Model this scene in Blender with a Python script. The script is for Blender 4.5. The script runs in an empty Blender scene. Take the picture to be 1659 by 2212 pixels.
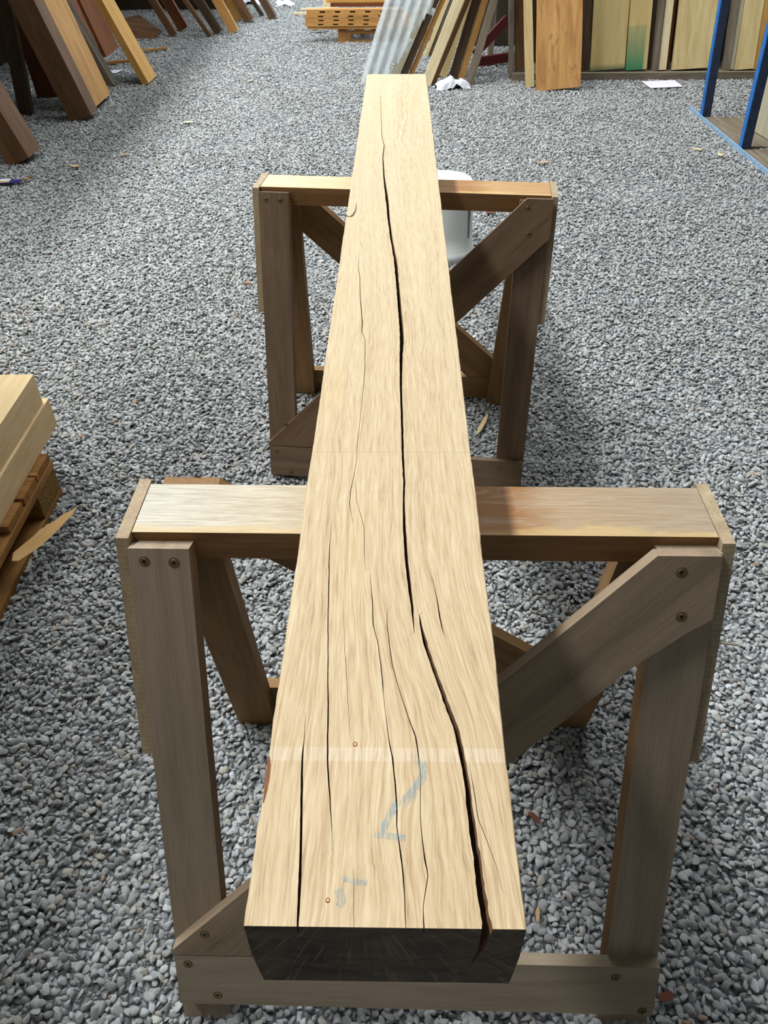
import bpy, bmesh, math, random
from mathutils import Vector, Matrix, noise as mnoise

random.seed(7)
sc = bpy.context.scene
COL = sc.collection
R = math.radians

# ------------------------------------------------------------------ camera
PITCH, ROLL = 0.6997, 0.008
cam_d = bpy.data.cameras.new('camera')
cam = bpy.data.objects.new('camera', cam_d)
COL.objects.link(cam)
cam_d.sensor_fit = 'VERTICAL'
cam_d.sensor_height = 36.0
cam_d.lens = 1700.0 / 2212.0 * 36.0
cam_d.clip_start = 0.02
_f = Vector((0, math.cos(PITCH), -math.sin(PITCH)))
_u = Vector((0, math.sin(PITCH), math.cos(PITCH)))
_r = Vector((1, 0, 0))
_r2 = _r * math.cos(ROLL) - _u * math.sin(ROLL)
_u2 = _r * math.sin(ROLL) + _u * math.cos(ROLL)
cam.matrix_world = Matrix(((_r2.x, _u2.x, -_f.x, 0.0284), (_r2.y, _u2.y, -_f.y, 0.0),
                           (_r2.z, _u2.z, -_f.z, 1.4739), (0, 0, 0, 1)))
sc.camera = cam

# ------------------------------------------------------------------ sky, lights, exposure
world = bpy.data.worlds.new('overcast_sky')
sc.world = world
world.use_nodes = True
_bg = world.node_tree.nodes['Background']
_bg.inputs['Color'].default_value = (0.80, 0.92, 1.0, 1)
_bg.inputs['Strength'].default_value = 2.2

def area_light(name, loc, sx, sy, power, color, rot=(0, 0, 0)):
    d = bpy.data.lights.new(name, 'AREA')
    d.shape = 'RECTANGLE'
    d.size, d.size_y = sx, sy
    d.energy = power
    d.color = color
    o = bpy.data.objects.new(name, d)
    COL.objects.link(o)
    o.location = loc
    o.rotation_euler = rot
    return o

# translucent roof sheet above the left of the aisle (daylight comes through it)
area_light('roof_light', (-3.6, 4.4, 6.98), 0.8, 9.6, 960, (0.95, 0.985, 1.0))
# wide translucent sheets over the middle of the yard
area_light('roof_light_wide', (1.2, 5.8, 6.98), 5.0, 4.5, 300, (0.94, 0.985, 1.0))

sc.view_settings.view_transform = 'Standard'
sc.view_settings.look = 'None'
sc.view_settings.gamma = 1.0
sc.view_settings.use_curve_mapping = False
sc.view_settings.exposure = 0.42
sc.cycles.max_bounces = 3
sc.cycles.adaptive_threshold = 0.04
sc.cycles.diffuse_bounces = 2
sc.cycles.glossy_bounces = 2
sc.cycles.transmission_bounces = 2

# ------------------------------------------------------------------ materials
def lin(c):
    return tuple(((v / 255.0) / 12.92 if v / 255.0 <= 0.04045 else ((v / 255.0 + 0.055) / 1.055) ** 2.4) for v in c) + (1.0,)

class NT:
    def __init__(self, name):
        self.m = bpy.data.materials.new(name)
        self.m.use_nodes = True
        self.t = self.m.node_tree
        self.b = self.t.nodes['Principled BSDF']
    def n(self, typ, **kw):
        nd = self.t.nodes.new(typ)
        for k, v in kw.items():
            setattr(nd, k, v)
        return nd
    def l(self, a, b):
        self.t.links.new(a, b)
    def math(self, op, a, b=None, c=None, clamp=False):
        nd = self.n('ShaderNodeMath', operation=op, use_clamp=clamp)
        for i, v in enumerate((a, b, c)):
            if v is None:
                continue
            if isinstance(v, (int, float)):
                nd.inputs[i].default_value = v
            else:
                self.l(v, nd.inputs[i])
        return nd.outputs[0]
    def mix(self, fac, a, b, mode='MIX'):
        nd = self.n('ShaderNodeMix', data_type='RGBA', blend_type=mode)
        for s, v in ((nd.inputs[0], fac), (nd.inputs[6], a), (nd.inputs[7], b)):
            if isinstance(v, (int, float)):
                s.default_value = v
            elif isinstance(v, tuple):
                s.default_value = v
            else:
                self.l(v, s)
        return nd.outputs[2]
    def ramp(self, fac, stops):
        nd = self.n('ShaderNodeValToRGB')
        el = nd.color_ramp.elements
        while len(el) < len(stops):
            el.new(0.5)
        for e, (p, c) in zip(el, stops):
            e.position = p
            e.color = c if isinstance(c, tuple) else (c, c, c, 1)
        self.l(fac, nd.inputs[0])
        return nd.outputs[0]
    def noise(self, vec, scale, detail=3.0, rough=0.55, dist=0.0):
        nd = self.n('ShaderNodeTexNoise')
        nd.inputs['Scale'].default_value = scale
        nd.inputs['Detail'].default_value = detail
        nd.inputs['Roughness'].default_value = rough
        nd.inputs['Distortion'].default_value = dist
        self.l(vec, nd.inputs['Vector'])
        return nd.outputs[0]
    def scaled(self, vec, s):
        nd = self.n('ShaderNodeVectorMath', operation='MULTIPLY')
        self.l(vec, nd.inputs[0])
        nd.inputs[1].default_value = s
        return nd.outputs[0]
    def objvec(self):
        tc = self.n('ShaderNodeTexCoord')
        oi = self.n('ShaderNodeObjectInfo')
        v = self.n('ShaderNodeVectorMath', operation='MULTIPLY_ADD')
        cmb = self.n('ShaderNodeCombineXYZ')
        for i in range(3):
            self.l(oi.outputs['Random'], cmb.inputs[i])
        self.l(cmb.outputs[0], v.inputs[0])
        v.inputs[1].default_value = (13.1, 7.7, 3.3)
        self.l(tc.outputs['Object'], v.inputs[2])
        return v.outputs[0]
    def bump(self, h, strength=0.2, dist=0.002):
        nd = self.n('ShaderNodeBump')
        nd.inputs['Strength'].default_value = strength
        nd.inputs['Distance'].default_value = dist
        self.l(h, nd.inputs['Height'])
        self.l(nd.outputs[0], self.b.inputs['Normal'])
    def out(self, col, rough=0.7, spec=0.3):
        if isinstance(col, tuple):
            self.b.inputs['Base Color'].default_value = col
        else:
            self.l(col, self.b.inputs['Base Color'])
        if isinstance(rough, (int, float)):
            self.b.inputs['Roughness'].default_value = rough
        else:
            self.l(rough, self.b.inputs['Roughness'])
        self.b.inputs['Specular IOR Level'].default_value = spec
        return self.m

def wood(name, light, dark, rough=0.75, spec=0.25, streak=0.5, broad=0.6, saw=0.0, extra=None):
    """sawn timber; grain runs along local X"""
    t = NT(name)
    v = t.objvec()
    b = t.noise(t.scaled(v, (0.9, 8, 8)), 2.2, 4, 0.6, 0.9)
    f = t.noise(t.scaled(v, (9, 190, 190)), 1.6, 5, 0.7, 0.2)
    h = t.noise(t.scaled(v, (1.3, 34, 34)), 1.5, 4, 0.6, 1.2)
    m = t.math('MULTIPLY_ADD', t.math('SUBTRACT', f, 0.5), streak, t.math('MULTIPLY_ADD', t.math('SUBTRACT', b, 0.5), broad * 1.2, 0.5))
    m = t.math('MULTIPLY_ADD', t.math('SUBTRACT', h, 0.5), streak * 0.7, m)
    col = t.ramp(m, [(0.18, lin(dark)), (0.75, lin(light))])
    if extra:
        e = t.noise(t.scaled(v, (2.0, 7, 7)), 2.0, 4, 0.6, 1.0)
        col = t.mix(t.ramp(e, [(0.55, 0.0), (0.68, 0.65)]), col, lin(extra))
    if saw:
        w = t.n('ShaderNodeTexWave', wave_type='BANDS', bands_direction='X')
        w.inputs['Scale'].default_value = 42
        w.inputs['Distortion'].default_value = 1.2
        w.inputs['Detail'].default_value = 2
        t.l(v, w.inputs['Vector'])
        col = t.mix(t.math('MULTIPLY', t.ramp(w.outputs[1], [(0.0, 1.0), (0.35, 0.0)]), saw), col, lin(dark))
    t.bump(f, 0.35, 0.0015)
    return t.out(col, rough, spec)

M = {}
def mat_rail(name, stops):
    """weathered rail top: wear, stain and a painted beam shadow change along its length (local X)"""
    t = NT(name)
    tc = t.n('ShaderNodeTexCoord')
    v = tc.outputs['Object']
    s = t.n('ShaderNodeSeparateXYZ')
    t.l(v, s.inputs[0])
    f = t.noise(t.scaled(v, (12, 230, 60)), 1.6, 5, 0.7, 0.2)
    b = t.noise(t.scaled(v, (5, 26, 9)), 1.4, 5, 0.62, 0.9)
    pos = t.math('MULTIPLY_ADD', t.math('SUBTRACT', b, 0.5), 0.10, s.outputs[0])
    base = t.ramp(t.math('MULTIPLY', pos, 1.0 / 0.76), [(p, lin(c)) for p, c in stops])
    col = t.mix(t.ramp(f, [(0.35, 0.5), (0.6, 0.0)]), base, lin((128, 98, 66)))
    col = t.mix(t.ramp(b, [(0.54, 0.0), (0.74, 0.3)]), col, lin((214, 208, 192)))
    edge = t.math('MULTIPLY_ADD', t.math('SUBTRACT', b, 0.5), 0.075, s.outputs[1])
    col = t.mix(t.ramp(edge, [(0.002, 0.6), (0.016, 0.0)]), col, lin((198, 168, 112)))
    t.bump(f, 0.3, 0.001)
    return t.out(col, 0.68, 0.3)
M['rail'] = mat_rail('weathered_shadowed_rail', [(0.0, (196, 192, 178)), (0.30, (190, 176, 150)), (0.50, (146, 96, 46)), (0.66, (142, 96, 50)), (0.73, (168, 144, 114)), (1.0, (162, 146, 124))])  # brown middle stops hold stain plus the beam's cast shadow
M['rail_b'] = mat_rail('weathered_shadowed_rail_amber', [(0.0, (208, 194, 164)), (0.30, (202, 180, 140)), (0.50, (150, 98, 46)), (0.72, (158, 108, 56)), (0.80, (184, 146, 98)), (1.0, (178, 138, 92))])  # brown band again mixes stain with the painted beam shadow
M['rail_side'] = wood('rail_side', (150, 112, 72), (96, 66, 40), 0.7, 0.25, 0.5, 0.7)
M['leg'] = wood('grey_brown_leg', (168, 150, 128), (124, 107, 88), 0.7, 0.25, 0.55, 0.7)
M['leg_b'] = wood('dark_brown_leg', (134, 112, 90), (88, 70, 54), 0.7, 0.25, 0.55, 0.7)
M['brace_b'] = wood('dark_brown_brace', (136, 110, 84), (86, 66, 48), 0.7, 0.25, 0.55, 0.8)
M['leg_tan'] = wood('tan_leg', (162, 126, 84), (108, 78, 48), 0.7, 0.25, 0.55, 0.7)
M['brace'] = wood('grey_brown_brace', (158, 138, 114), (112, 94, 74), 0.7, 0.25, 0.55, 0.8)
M['stretcher'] = wood('grey_brown_stretcher', (166, 150, 128), (128, 112, 92), 0.7, 0.25, 0.5, 0.7)
M['plate'] = wood('sawn_plate', (184, 166, 138), (130, 108, 80), 0.8, 0.2, 0.7, 0.5, saw=0.35)
M['pale'] = wood('pale_timber', (236, 212, 168), (196, 162, 112), 0.75, 0.2, 0.5, 0.7)
M['cream'] = wood('cream_board', (242, 228, 188), (206, 180, 130), 0.75, 0.2, 0.5, 0.7)
M['straw'] = wood('straw_board', (232, 212, 158), (190, 162, 106), 0.75, 0.2, 0.5, 0.7)
M['golden'] = wood('golden_sawn_board', (220, 172, 96), (160, 112, 52), 0.75, 0.2, 0.45, 0.6, saw=0.6)
M['amber'] = wood('amber_beam', (206, 156, 92), (146, 98, 46), 0.7, 0.25, 0.6, 0.8)
M['brown'] = wood('brown_board', (122, 88, 58), (70, 48, 31), 0.7, 0.25, 0.5, 0.8)
M['redbrown'] = wood('red_brown_board', (126, 72, 34), (78, 42, 18), 0.65, 0.3, 0.45, 0.8)
M['dark'] = wood('dark_board', (92, 72, 52), (46, 34, 24), 0.75, 0.2, 0.6, 0.8)
M['greywood'] = wood('grey_weathered_stud', (142, 130, 112), (84, 74, 60), 0.8, 0.2, 0.6, 0.8)
M['whitegrey'] = wood('white_grey_board', (196, 190, 166), (146, 138, 112), 0.8, 0.2, 0.5, 0.7)
M['slab'] = wood('orange_live_edge_slab', (222, 172, 108), (164, 110, 60), 0.7, 0.25, 0.5, 0.9, extra=(150, 100, 62))
M['pallet'] = wood('pallet_board', (170, 122, 68), (96, 62, 30), 0.8, 0.2, 0.6, 0.9)
M['splinter'] = wood('fresh_splinter', (232, 196, 136), (206, 150, 92), 0.75, 0.2, 0.5, 0.7)
M['maroon'] = wood('maroon_painted_timber', (98, 34, 32), (60, 18, 18), 0.6, 0.3, 0.3, 0.5)
M['chip'] = wood('wood_chip', (220, 196, 150), (170, 130, 84), 0.8, 0.2, 0.5, 0.7)
M['chipbrown'] = wood('brown_chip', (160, 104, 60), (104, 62, 34), 0.8, 0.2, 0.5, 0.7)

def plain(name, col, rough=0.6, spec=0.3, var=0.15, scale=30, metal=0.0):
    t = NT(name)
    v = t.objvec()
    n = t.noise(v, scale, 4)
    c = lin(col)
    d = tuple(x * (1 - var * 1.6) for x in c[:3]) + (1,)
    t.b.inputs['Metallic'].default_value = metal
    return t.out(t.ramp(n, [(0.3, d), (0.65, c)]), rough, spec)

M['shaded_blue'] = plain('shaded_side_blue_steel', (44, 58, 84), 0.5, 0.4, 0.25, 25)  # shaded front of the blue posts, put into the colour
M['blue'] = plain('lit_side_blue_steel', (40, 120, 205), 0.5, 0.4, 0.2, 25)  # lit left side of the blue posts, put into the colour
M['lightblue'] = plain('worn_light_blue_paint', (150, 184, 214), 0.6, 0.3, 0.25, 40)
M['white'] = plain('white_plastic', (226, 230, 226), 0.4, 0.4, 0.05, 6)
M['film'] = plain('white_plastic_film', (232, 234, 244), 0.35, 0.5, 0.05, 20)
M['paper'] = plain('white_paper', (226, 222, 234), 0.7, 0.2, 0.04, 15)
M['zinc'] = plain('zinc_yellow_screw', (150, 140, 96), 0.4, 0.5, 0.25, 300, 0.7)
M['black'] = plain('plain_black', (18, 16, 14), 0.7, 0.2, 0.1)
M['navy'] = plain('navy_print', (52, 48, 110), 0.5, 0.3, 0.1)
M['yellow'] = plain('yellow_print', (214, 194, 110), 0.5, 0.3, 0.1)
M['leaf'] = plain('brown_leaf', (112, 66, 44), 0.7, 0.2, 0.3, 60)
M['wall'] = plain('dark_timber_wall', (70, 60, 50), 0.85, 0.1, 0.3, 4)
M['roof'] = plain('grey_roof_sheet', (120, 122, 122), 0.7, 0.2, 0.1, 2)
M['chipblock'] = plain('compressed_chip_block', (150, 116, 66), 0.9, 0.1, 0.5, 160)

def mat_green():
    t = NT('straw_board_green_dip')
    v = t.objvec()
    tc = t.n('ShaderNodeTexCoord')
    sx = t.n('ShaderNodeSeparateXYZ')
    t.l(tc.outputs['Object'], sx.inputs[0])
    f = t.noise(t.scaled(v, (3.5, 95, 95)), 1.6, 5, 0.65, 0.2)
    b = t.noise(t.scaled(v, (0.9, 8, 8)), 2.2, 4)
    base = t.ramp(t.math('MULTIPLY_ADD', f, 0.5, t.math('MULTIPLY', b, 0.5)), [(0.25, lin((178, 148, 90))), (0.7, lin((224, 200, 142)))])
    g = t.math('LESS_THAN', t.math('MULTIPLY_ADD', f, 0.02, sx.outputs[0]), 0.325)
    k = t.math('MULTIPLY', g, t.ramp(sx.outputs[0], [(0.0, 0.95), (0.31, 0.3)]))
    k = t.math('MULTIPLY', k, t.ramp(sx.outputs[1], [(0.135, 1.0), (0.155, 0.15)]))
    return t.out(t.mix(k, base, lin((28, 128, 92))), 0.7, 0.2)
M['green'] = mat_green()

def mat_pale_mossy():
    t = NT('straw_board_green_foot')
    v = t.objvec()
    tc = t.n('ShaderNodeTexCoord')
    sx = t.n('ShaderNodeSeparateXYZ')
    t.l(tc.outputs['Object'], sx.inputs[0])
    f = t.noise(t.scaled(v, (3.5, 95, 95)), 1.6, 5, 0.65, 0.2)
    b = t.noise(t.scaled(v, (0.9, 8, 8)), 2.2, 4)
    base = t.ramp(t.math('MULTIPLY_ADD', f, 0.5, t.math('MULTIPLY', b, 0.5)), [(0.25, lin((182, 152, 94))), (0.7, lin((220, 198, 142)))])
    k = t.ramp(t.math('MULTIPLY_ADD', f, 0.03, sx.outputs[0]), [(0.02, 0.75), (0.06, 0.0)])
    return t.out(t.mix(k, base, lin((74, 110, 74))), 0.7, 0.2)
M['mossfoot'] = mat_pale_mossy()

def mat_oak():
    """planed oak; UV.x follows the grain sideways, UV.y runs along the beam, both in metres"""
    t = NT('planed_oak')
    uv = t.n('ShaderNodeUVMap', uv_map='grain')
    s = t.n('ShaderNodeSeparateXYZ')
    t.l(uv.outputs[0], s.inputs[0])
    tc = t.n('ShaderNodeTexCoord')
    v3 = uv.outputs[0]
    wob = t.noise(t.scaled(v3, (14, 2.6, 1)), 1.0, 4, 0.55, 0.5)
    cmb = t.n('ShaderNodeCombineXYZ')
    t.l(t.math('MULTIPLY_ADD', t.math('SUBTRACT', wob, 0.5), 0.030, s.outputs[0]), cmb.inputs[0])
    t.l(s.outputs[1], cmb.inputs[1])
    g = cmb.outputs[0]
    broad = t.noise(t.scaled(g, (38, 1.3, 1)), 1.0, 4, 0.55, 0.3)
    fine = t.noise(t.scaled(g, (520, 20, 1)), 1.0, 4, 0.65, 0.1)
    med = t.noise(t.scaled(g, (190, 2.4, 1)), 1.0, 4, 0.6, 0.1)
    blotch = t.noise(t.scaled(v3, (9, 3.2, 1)), 1.0, 3, 0.5, 0.8)
    m = t.math('MULTIPLY_ADD', t.math('SUBTRACT', broad, 0.5), 0.4, 0.5)
    m = t.math('MULTIPLY_ADD', t.math('SUBTRACT', med, 0.5), 0.55, m)
    m = t.math('MULTIPLY_ADD', t.math('SUBTRACT', fine, 0.5), 1.15, m)
    col = t.ramp(m, [(0.10, lin((132, 104, 74))), (0.40, lin((182, 157, 121))), (0.82, lin((210, 190, 155)))])
    # yellower, paler sapwood towards the far end
    far = t.math('MULTIPLY', t.ramp(t.math('MULTIPLY', s.outputs[1], 0.333), [(0.15, 0.0), (0.55, 1.0)]), 0.65)
    col = t.mix(far, col, t.ramp(t.math('MULTIPLY_ADD', t.math('SUBTRACT', m, 0.5), 0.42, 0.5), [(0.2, lin((164, 141, 104))), (0.7, lin((207, 190, 156)))]))
    col = t.mix(t.ramp(blotch, [(0.56, 0.0), (0.72, 0.3)]), col, lin((196, 166, 112)))
    # grain lines
    line = t.noise(t.scaled(g, (120, 0.5, 1)), 1.0, 2, 0.5, 0.1)
    ln = t.math('ABSOLUTE', t.math('SUBTRACT', line, 0.5))
    col = t.mix(t.ramp(ln, [(0.0, 0.38), (0.016, 0.0)]), col, lin((156, 116, 78)))
    # planer bands and faint pencil lines across the beam
    def band(y0, y1, strength, colr, br=0.0):
        nonlocal col
        a = t.math('GREATER_THAN', s.outputs[1], y0)
        b = t.math('LESS_THAN', s.outputs[1], y1)
        k = t.math('MULTIPLY', t.math('MULTIPLY', a, b), strength)
        if br:
            k = t.math('MULTIPLY', k, t.ramp(fine, [(0.5 - br, 0.0), (0.5 + br, 1.0)]))
        col = t.mix(k, col, lin(colr))
    band(0.3665, 0.3795, 0.34, (226, 214, 200), 0.2)
    band(0.8035, 0.8055, 0.45, (150, 130, 104), 0.1)
    band(0.7230, 0.7245, 0.3, (150, 130, 104), 0.1)
    band(2.318, 2.324, 0.4, (170, 146, 104), 0.15)
    band(2.122, 2.127, 0.4, (170, 146, 104), 0.15)
    t.bump(fine, 0.18, 0.0006)
    return t.out(col, 0.62, 0.3)
M['oak'] = mat_oak()
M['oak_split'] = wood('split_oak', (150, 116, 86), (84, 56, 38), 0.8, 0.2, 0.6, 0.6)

def mat_sealed_end():
    t = NT('black_sealed_end_grain')
    tc = t.n('ShaderNodeTexCoord')
    s = t.n('ShaderNodeSeparateXYZ')
    t.l(tc.outputs['Object'], s.inputs[0])
    x = t.math('SUBTRACT', s.outputs[0], -0.02)
    z = t.math('SUBTRACT', s.outputs[2], 0.17)
    ang = t.math('ARCTAN2', x, t.math('MULTIPLY', z, -1.0))
    rad = t.math('SQRT', t.math('ADD', t.math('MULTIPLY', x, x), t.math('MULTIPLY', z, z)))
    c = t.n('ShaderNodeCombineXYZ')
    t.l(t.math('MULTIPLY', ang, 42.0), c.inputs[0])
    t.l(t.math('MULTIPLY', rad, 14.0), c.inputs[1])
    ray = t.noise(c.outputs[0], 1.0, 3, 0.6, 0.3)
    c2 = t.n('ShaderNodeCombineXYZ')
    t.l(t.math('MULTIPLY', ang, 3.0), c2.inputs[0])
    t.l(t.math('MULTIPLY', rad, 130.0), c2.inputs[1])
    ring = t.noise(c2.outputs[0], 1.0, 2, 0.5, 0.2)
    dirt = t.noise(t.scaled(tc.outputs['Object'], (18, 18, 30)), 1.0, 4, 0.6, 0.8)
    col = t.ramp(t.math('MULTIPLY_ADD', ring, 0.35, t.math('MULTIPLY', dirt, 0.65)), [(0.35, lin((50, 43, 36))), (0.68, lin((108, 94, 76)))])
    col = t.mix(t.ramp(ray, [(0.56, 0.0), (0.70, 0.7)]), col, lin((142, 126, 104)))
    col = t.mix(t.ramp(ray, [(0.26, 0.8), (0.36, 0.0)]), col, lin((14, 12, 10)))
    t.bump(ray, 0.4, 0.002)
    return t.out(col, 0.75, 0.25)
M['sealed'] = mat_sealed_end()

def mat_chalk():
    t = NT('faded_blue_crayon')
    tc = t.n('ShaderNodeTexCoord')
    n = t.noise(t.scaled(tc.outputs['Object'], (420, 60, 1)), 1.0, 3, 0.7, 0.2)
    t.out(lin((132, 172, 186)), 0.8, 0.1)
    t.l(t.ramp(n, [(0.40, 0.0), (0.68, 0.6)]), t.b.inputs['Alpha'])
    return t.m
M['chalk'] = mat_chalk()

def mat_poly():
    t = NT('clear_corrugated_plastic')
    tc = t.n('ShaderNodeTexCoord')
    n = t.noise(t.scaled(tc.outputs['Object'], (20, 60, 20)), 1.0, 4, 0.6)
    t.out(t.ramp(n, [(0.3, lin((200, 206, 206))), (0.7, lin((236, 243, 244)))]), 0.28, 0.6)
    t.b.inputs['Alpha'].default_value = 0.5
    return t.m
M['poly'] = mat_poly()

def mat_stone():
    t = NT('grey_gravel_stone')
    oi = t.n('ShaderNodeObjectInfo')
    tc = t.n('ShaderNodeTexCoord')
    base = t.ramp(oi.outputs['Random'], [(0.0, lin((132, 132, 130))), (0.25, lin((158, 159, 158))), (0.55, lin((173, 175, 175))),
                                         (0.80, lin((184, 186, 187))), (0.90, lin((168, 162, 150))), (0.985, lin((194, 196, 195))), (1.0, lin((150, 122, 98)))])
    n = t.noise(tc.outputs['Object'], 190.0, 3, 0.6)
    col = t.mix(t.ramp(n, [(0.35, 0.28), (0.65, 0.0)]), base, lin((112, 112, 108)))
    return t.out(col, 0.8, 0.25)
M['stone'] = mat_stone()

def mat_ground():
    t = NT('gravel_bed')
    tc = t.n('ShaderNodeTexCoord')
    v = t.n('ShaderNodeTexVoronoi')
    v.inputs['Scale'].default_value = 62
    t.l(tc.outputs['Object'], v.inputs['Vector'])
    e = t.n('ShaderNodeTexVoronoi', feature='DISTANCE_TO_EDGE')
    e.inputs['Scale'].default_value = 62
    t.l(tc.outputs['Object'], e.inputs['Vector'])
    s = t.n('ShaderNodeSeparateColor')
    t.l(v.outputs['Color'], s.inputs[0])
    col = t.ramp(s.outputs[0], [(0.0, lin((112, 114, 114))), (0.4, lin((160, 164, 166))), (1.0, lin((190, 196, 199)))])
    col = t.mix(t.ramp(e.outputs['Distance'], [(0.0, 0.8), (0.12, 0.0)]), col, lin((70, 70, 68)))
    t.bump(t.ramp(e.outputs['Distance'], [(0.0, 0.0), (0.3, 1.0)]), 0.9, 0.012)
    return t.out(col, 0.85, 0.2)
M['ground'] = mat_ground()

# ------------------------------------------------------------------ mesh helpers
def link(name, me, parent=None, mat=None, mw=None):
    o = bpy.data.objects.new(name, me)
    COL.objects.link(o)
    if mat is not None:
        for m in (mat if isinstance(mat, (list, tuple)) else [mat]):
            me.materials.append(M[m] if isinstance(m, str) else m)
    if parent is not None:
        o.parent = parent
    if mw is not None:
        o.matrix_local = mw
    return o

def tag(o, label, cat, group=None, kind=None):
    o['label'] = label
    o['category'] = cat
    if group:
        o['group'] = group
    if kind:
        o['kind'] = kind
    return o

def empty(name, loc=(0, 0, 0), rz=0.0):
    o = bpy.data.objects.new(name, None)
    COL.objects.link(o)
    o.location = loc
    o.rotation_euler = (0, 0, rz)
    o.empty_display_size = 0.1
    return o

def frame_matrix(o, x, y, z):
    return Matrix(((x.x, y.x, z.x, o.x), (x.y, y.y, z.y, o.y), (x.z, y.z, z.z, o.z), (0, 0, 0, 1)))

def finish(bm, name, bevel=0.0):
    if bevel:
        bmesh.ops.bevel(bm, geom=[e for e in bm.edges if e.calc_length() > bevel * 2.5 and len(e.link_faces) == 2 and e.calc_face_angle(0) > 0.5],
                        offset=bevel, segments=1, affect='EDGES')
    bmesh.ops.recalc_face_normals(bm, faces=bm.faces)
    me = bpy.data.meshes.new(name)
    bm.to_mesh(me)
    bm.free()
    return me

def prism_mesh(name, poly_a, poly_b, za, zb, bevel=0.0):
    """closed prism between two outlines with the same number of points"""
    bm = bmesh.new()
    a = [bm.verts.new((x, y, za)) for x, y in poly_a]
    b = [bm.verts.new((x, y, zb)) for x, y in poly_b]
    bm.faces.new(a)
    bm.faces.new(list(reversed(b)))
    n = len(a)
    for i in range(n):
        bm.faces.new((a[i], b[i], b[(i + 1) % n], a[(i + 1) % n]))
    return finish(bm, name, bevel)

def box_mesh(name, x0, x1, y0, y1, z0, z1, bevel=0.0):
    q = [(x0, y0), (x1, y0), (x1, y1), (x0, y1)]
    return prism_mesh(name, q, q, z0, z1, bevel)

def plank_mesh(name, L, W, T, seg=8, jit=0.002, bevel=0.0, live=0.0, seed=0):
    """rough board, x 0..L, y 0..W, z 0..T, edges slightly uneven"""
    bm = bmesh.new()
    rows = []
    for i in range(seg + 1):
        x = L * i / seg
        j = lambda k, a: (mnoise.noise(Vector((x * 3.1 + seed * 5.3, k * 4.7 + seed, 0.37))) * a)
        l0 = j(1, jit + live)
        l1 = W + j(2, jit + live)
        rows.append([bm.verts.new((x, l0, j(3, jit))), bm.verts.new((x, l1, j(4, jit))),
                     bm.verts.new((x, l1 - live * 0.4, T + j(5, jit))), bm.verts.new((x, l0 + live * 0.4, T + j(6, jit)))])
    for a, b in zip(rows[:-1], rows[1:]):
        for k in range(4):
            bm.faces.new((a[k], a[(k + 1) % 4], b[(k + 1) % 4], b[k]))
    bm.faces.new(rows[0])
    bm.faces.new(list(reversed(rows[-1])))
    return finish(bm, name, 0.0)

# ------------------------------------------------------------------ the setting
fl = link('floor', box_mesh('floor', -9, 11, -4, 26, -0.12, -0.004), mat='ground')
fl['kind'] = 'structure'
fl['label'] = 'grey gravel ground of the timber yard'
wb = link('wall_back', box_mesh('wall_back', 0.82, 8.0, 8.75, 8.85, -0.02, 7.0), mat='wall')
wb['kind'] = 'structure'
wb['label'] = 'dark timber wall behind the board rack'
wl = link('wall_or_backing_left', box_mesh('wall_or_backing_left', -5.4, -5.3, -3.9, 12.5, -0.02, 7.0), mat='wall')
wl['kind'] = 'structure'
wl['label'] = 'dark wall behind the leaning boards on the left'

def shell(name, label, *b):
    o = link(name, box_mesh(name, *b), mat='roof' if name == 'ceiling' else 'wall')
    o['kind'] = 'structure'
    o['label'] = label
# the shed over the yard: roof with an open far end and open left side near the camera
shell('ceiling', 'grey sheet roof of the open shed', -5.4, 6.4, -4.0, 10.8, 7.04, 7.10)
shell('unseen_wall_near', 'unseen dark shed wall behind the camera, gap above sized for fill light', -5.4, 6.4, -4.12, -4.01, -0.02, 6.1)  # top gap shaped to let fill light reach the front faces
shell('wall_right', 'dark shed wall at the far right', 6.3, 6.4, -3.9, 8.6, -0.02, 7.0)

shell('wall_or_backing_left', 'added dark backing behind the left row of timbers', -3.46, -3.38, 3.8, 11.2, -0.02, 2.40)  # added sheet that keeps the gaps of the left row black
shell('dark_backing_far', 'added dark backing closing the left row at its far end', -5.28, -1.80, 11.25, 11.33, -0.02, 2.40)  # added sheet that blackens the view past the far left boards
shell('shade_panel_left', 'unseen panel added to shade the left row of timbers', -5.28, -2.25, 3.6, 12.0, 2.42, 2.50)  # added overhead blocker, shades the left row and the gravel beside it

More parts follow.
